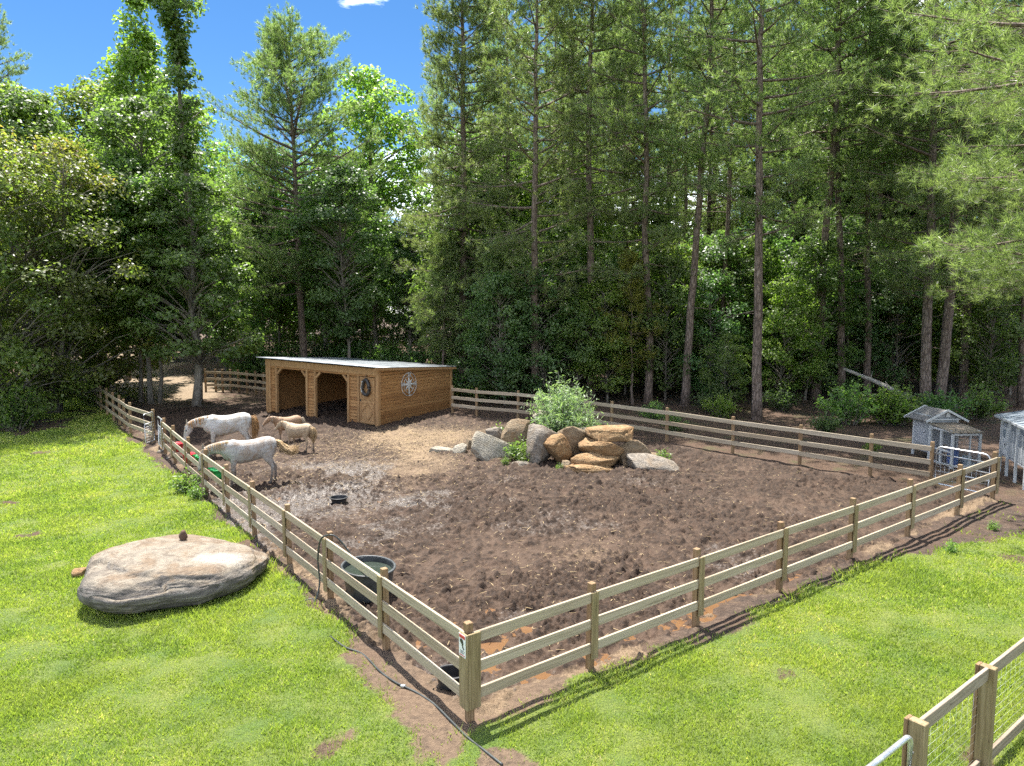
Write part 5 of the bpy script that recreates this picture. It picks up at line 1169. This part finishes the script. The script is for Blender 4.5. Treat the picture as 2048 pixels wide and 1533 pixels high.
for s in (-1, 1):
    bar_obj('roof_panel', M_SHINGLE, coop, (hx_ + s * .72, (hy0 + hy1) / 2, 1.38), (hx_, (hy0 + hy1) / 2, rz), hy1 - hy0 + .35, .03)
    bar_obj('roof_trim', M_WHITE, coop, (hx_ + s * .74, hy0 - .19, 1.37), (hx_ - s * .0, hy0 - .19, rz + .01), .03, .07)
    bar_obj('roof_trim', M_WHITE, coop, (hx_ + s * .74, hy1 + .19, 1.37), (hx_ - s * .0, hy1 + .19, rz + .01), .03, .07)
box('gable_vent', M_WHITE, coop, hx_ + .1, hy0 - .06, 1.60, .13, .06, .18)
box('gable_beam', M_WHITE, coop, hx_, hy0 - .06, 1.43, W_ + .18, .05, .05)
for x in (0, W_): box('house_post', M_WHITE, coop, x, hy0 - .02, .74, .065, .065, 1.48); box('house_post', M_WHITE, coop, x, hy1 + .03, .74, .065, .065, 1.48)
box('ramp', M_GREYRAIL, coop, hx_, D_ - .3, .42, .22, .75, .025, .003, (R(28), 0, 0))
hw2 = box('house_door', M_GREYP, coop, -.012, (hy0 + hy1) / 2 + .1, .95, .02, .6, .8)
box('latch', M_BLACK, hw2, -.015, -.25, 0, .02, .05, .03)
tub('feed_drum', 'blue plastic drum inside the wire run of the small coop', cx0 + .30, cy0 + .42, .17, .50, M_BLUE, 1, .012, .92, 'drum', z=gz(cx0, cy0) + .03)
tub('water_bin', 'pale plastic bin right of the blue drum inside the coop run', cx0 + .72, cy0 + .36, .13, .30, M_PALEBIN, 1, .012, .9, 'bin', z=gz(cx0, cy0) + .03)
# raised coop at the right edge
rx0, ry0 = 14.55, 19.5
rc = thing('raised_coop', 'raised grey hutch on tall legs with blue grey roof at the right edge', 'coop', (rx0, ry0, gz(rx0, ry0)), R(-20))
RW, RD = 1.5, 2.3
for x in (0, RW):
    for y in (0, RD * .36, RD * .70, RD): box('leg', M_WHITE, rc, x, y, .85, .07, .07, 1.7 - (.12 if x else 0) , .004)
box('hutch_wall', M_LIGHTGREY, rc, RW / 2, RD * .86, 1.12, RW - .04, RD * .26, .98)
box('hutch_wall', M_LIGHTGREY, rc, .03, RD * .36, 1.08, .03, RD * .66, .82)
box('hutch_floor', M_GREYP, rc, RW / 2, RD / 2, .62, RW - .03, RD - .03, .05)
box('hutch_wall', M_LIGHTGREY, rc, RW / 2, .03, 1.1, RW - .09, .03, .86)
dd_ = box('hutch_door', M_WHITE, rc, -.012, RD * .85, 1.10, .025, RD * .22, .86); box('window_pane', M_BLUEROOF, dd_, -.014, 0, .22, .01, .26, .26); box('latch', M_BLACK, dd_, -.02, -.14, -.1, .02, .04, .05)
for y in (RD * .18, RD * .53): box('hutch_batten', M_WHITE, rc, .008, y, 1.08, .02, .05, .8)
bar_obj('roof_panel', M_BLUEROOF, rc, (-.14, RD / 2, 1.80), (RW + .3, RD / 2, 2.22), RD + .5, .03)
bar_obj('roof_trim', M_LIGHTGREY, rc, (-.15, -.27, 1.785), (-.15, RD + .27, 1.785), .03, .07)
for k in range(9):
    y = -.2 + (RD + .4) * k / 8; bar_obj('roof_rib', M_BLUEROOF, rc, (-.13, y, 1.825), (RW + .3, y, 2.245), .02, .02)

# ------------------------------------------------------------------ straw litter on the paddock (stuff)
ns = 16000; sx_ = np.r_[rng.normal(-3.4, 2.6, ns // 2), rng.normal(-6.5, 3.2, ns // 4), rng.uniform(-9, 9, ns // 4)]; sy_ = np.r_[rng.normal(27.2, 1.9, ns // 2), rng.normal(24, 3.0, ns // 4), rng.uniform(10, 27, ns // 4)]
o_, bs_, lf_ = mud_mask(sx_, sy_); kp = (o_ < -.3) & (bs_ < -.4); sx_, sy_ = sx_[kp], sy_[kp]; ns = len(sx_)
zz_ = g(sx_, sy_) + .012 + mud_h(sx_, sy_) + .012; an_ = rng.uniform(0, 6.28, ns); ln_ = rng.uniform(.05, .16, ns); wd_ = rng.uniform(.003, .006, ns)
dv = np.c_[np.cos(an_) * ln_, np.sin(an_) * ln_, rng.normal(0, .15, ns) * ln_]; sv_ = np.c_[-np.sin(an_) * wd_, np.cos(an_) * wd_, np.zeros(ns)]; b_ = np.c_[sx_, sy_, zz_]
V = np.stack([b_ - sv_, b_ + sv_, b_ + dv + sv_, b_ + dv - sv_], 1).reshape(-1, 3)
tag(obj('straw', mesh_np('straw', V, np.arange(ns * 4).reshape(-1, 4)), plain('dry_straw', (.34, .25, .13), .8, 0, .4, 3)), 'scattered dry straw litter on the paddock mud before the shed', 'straw', kind='stuff')
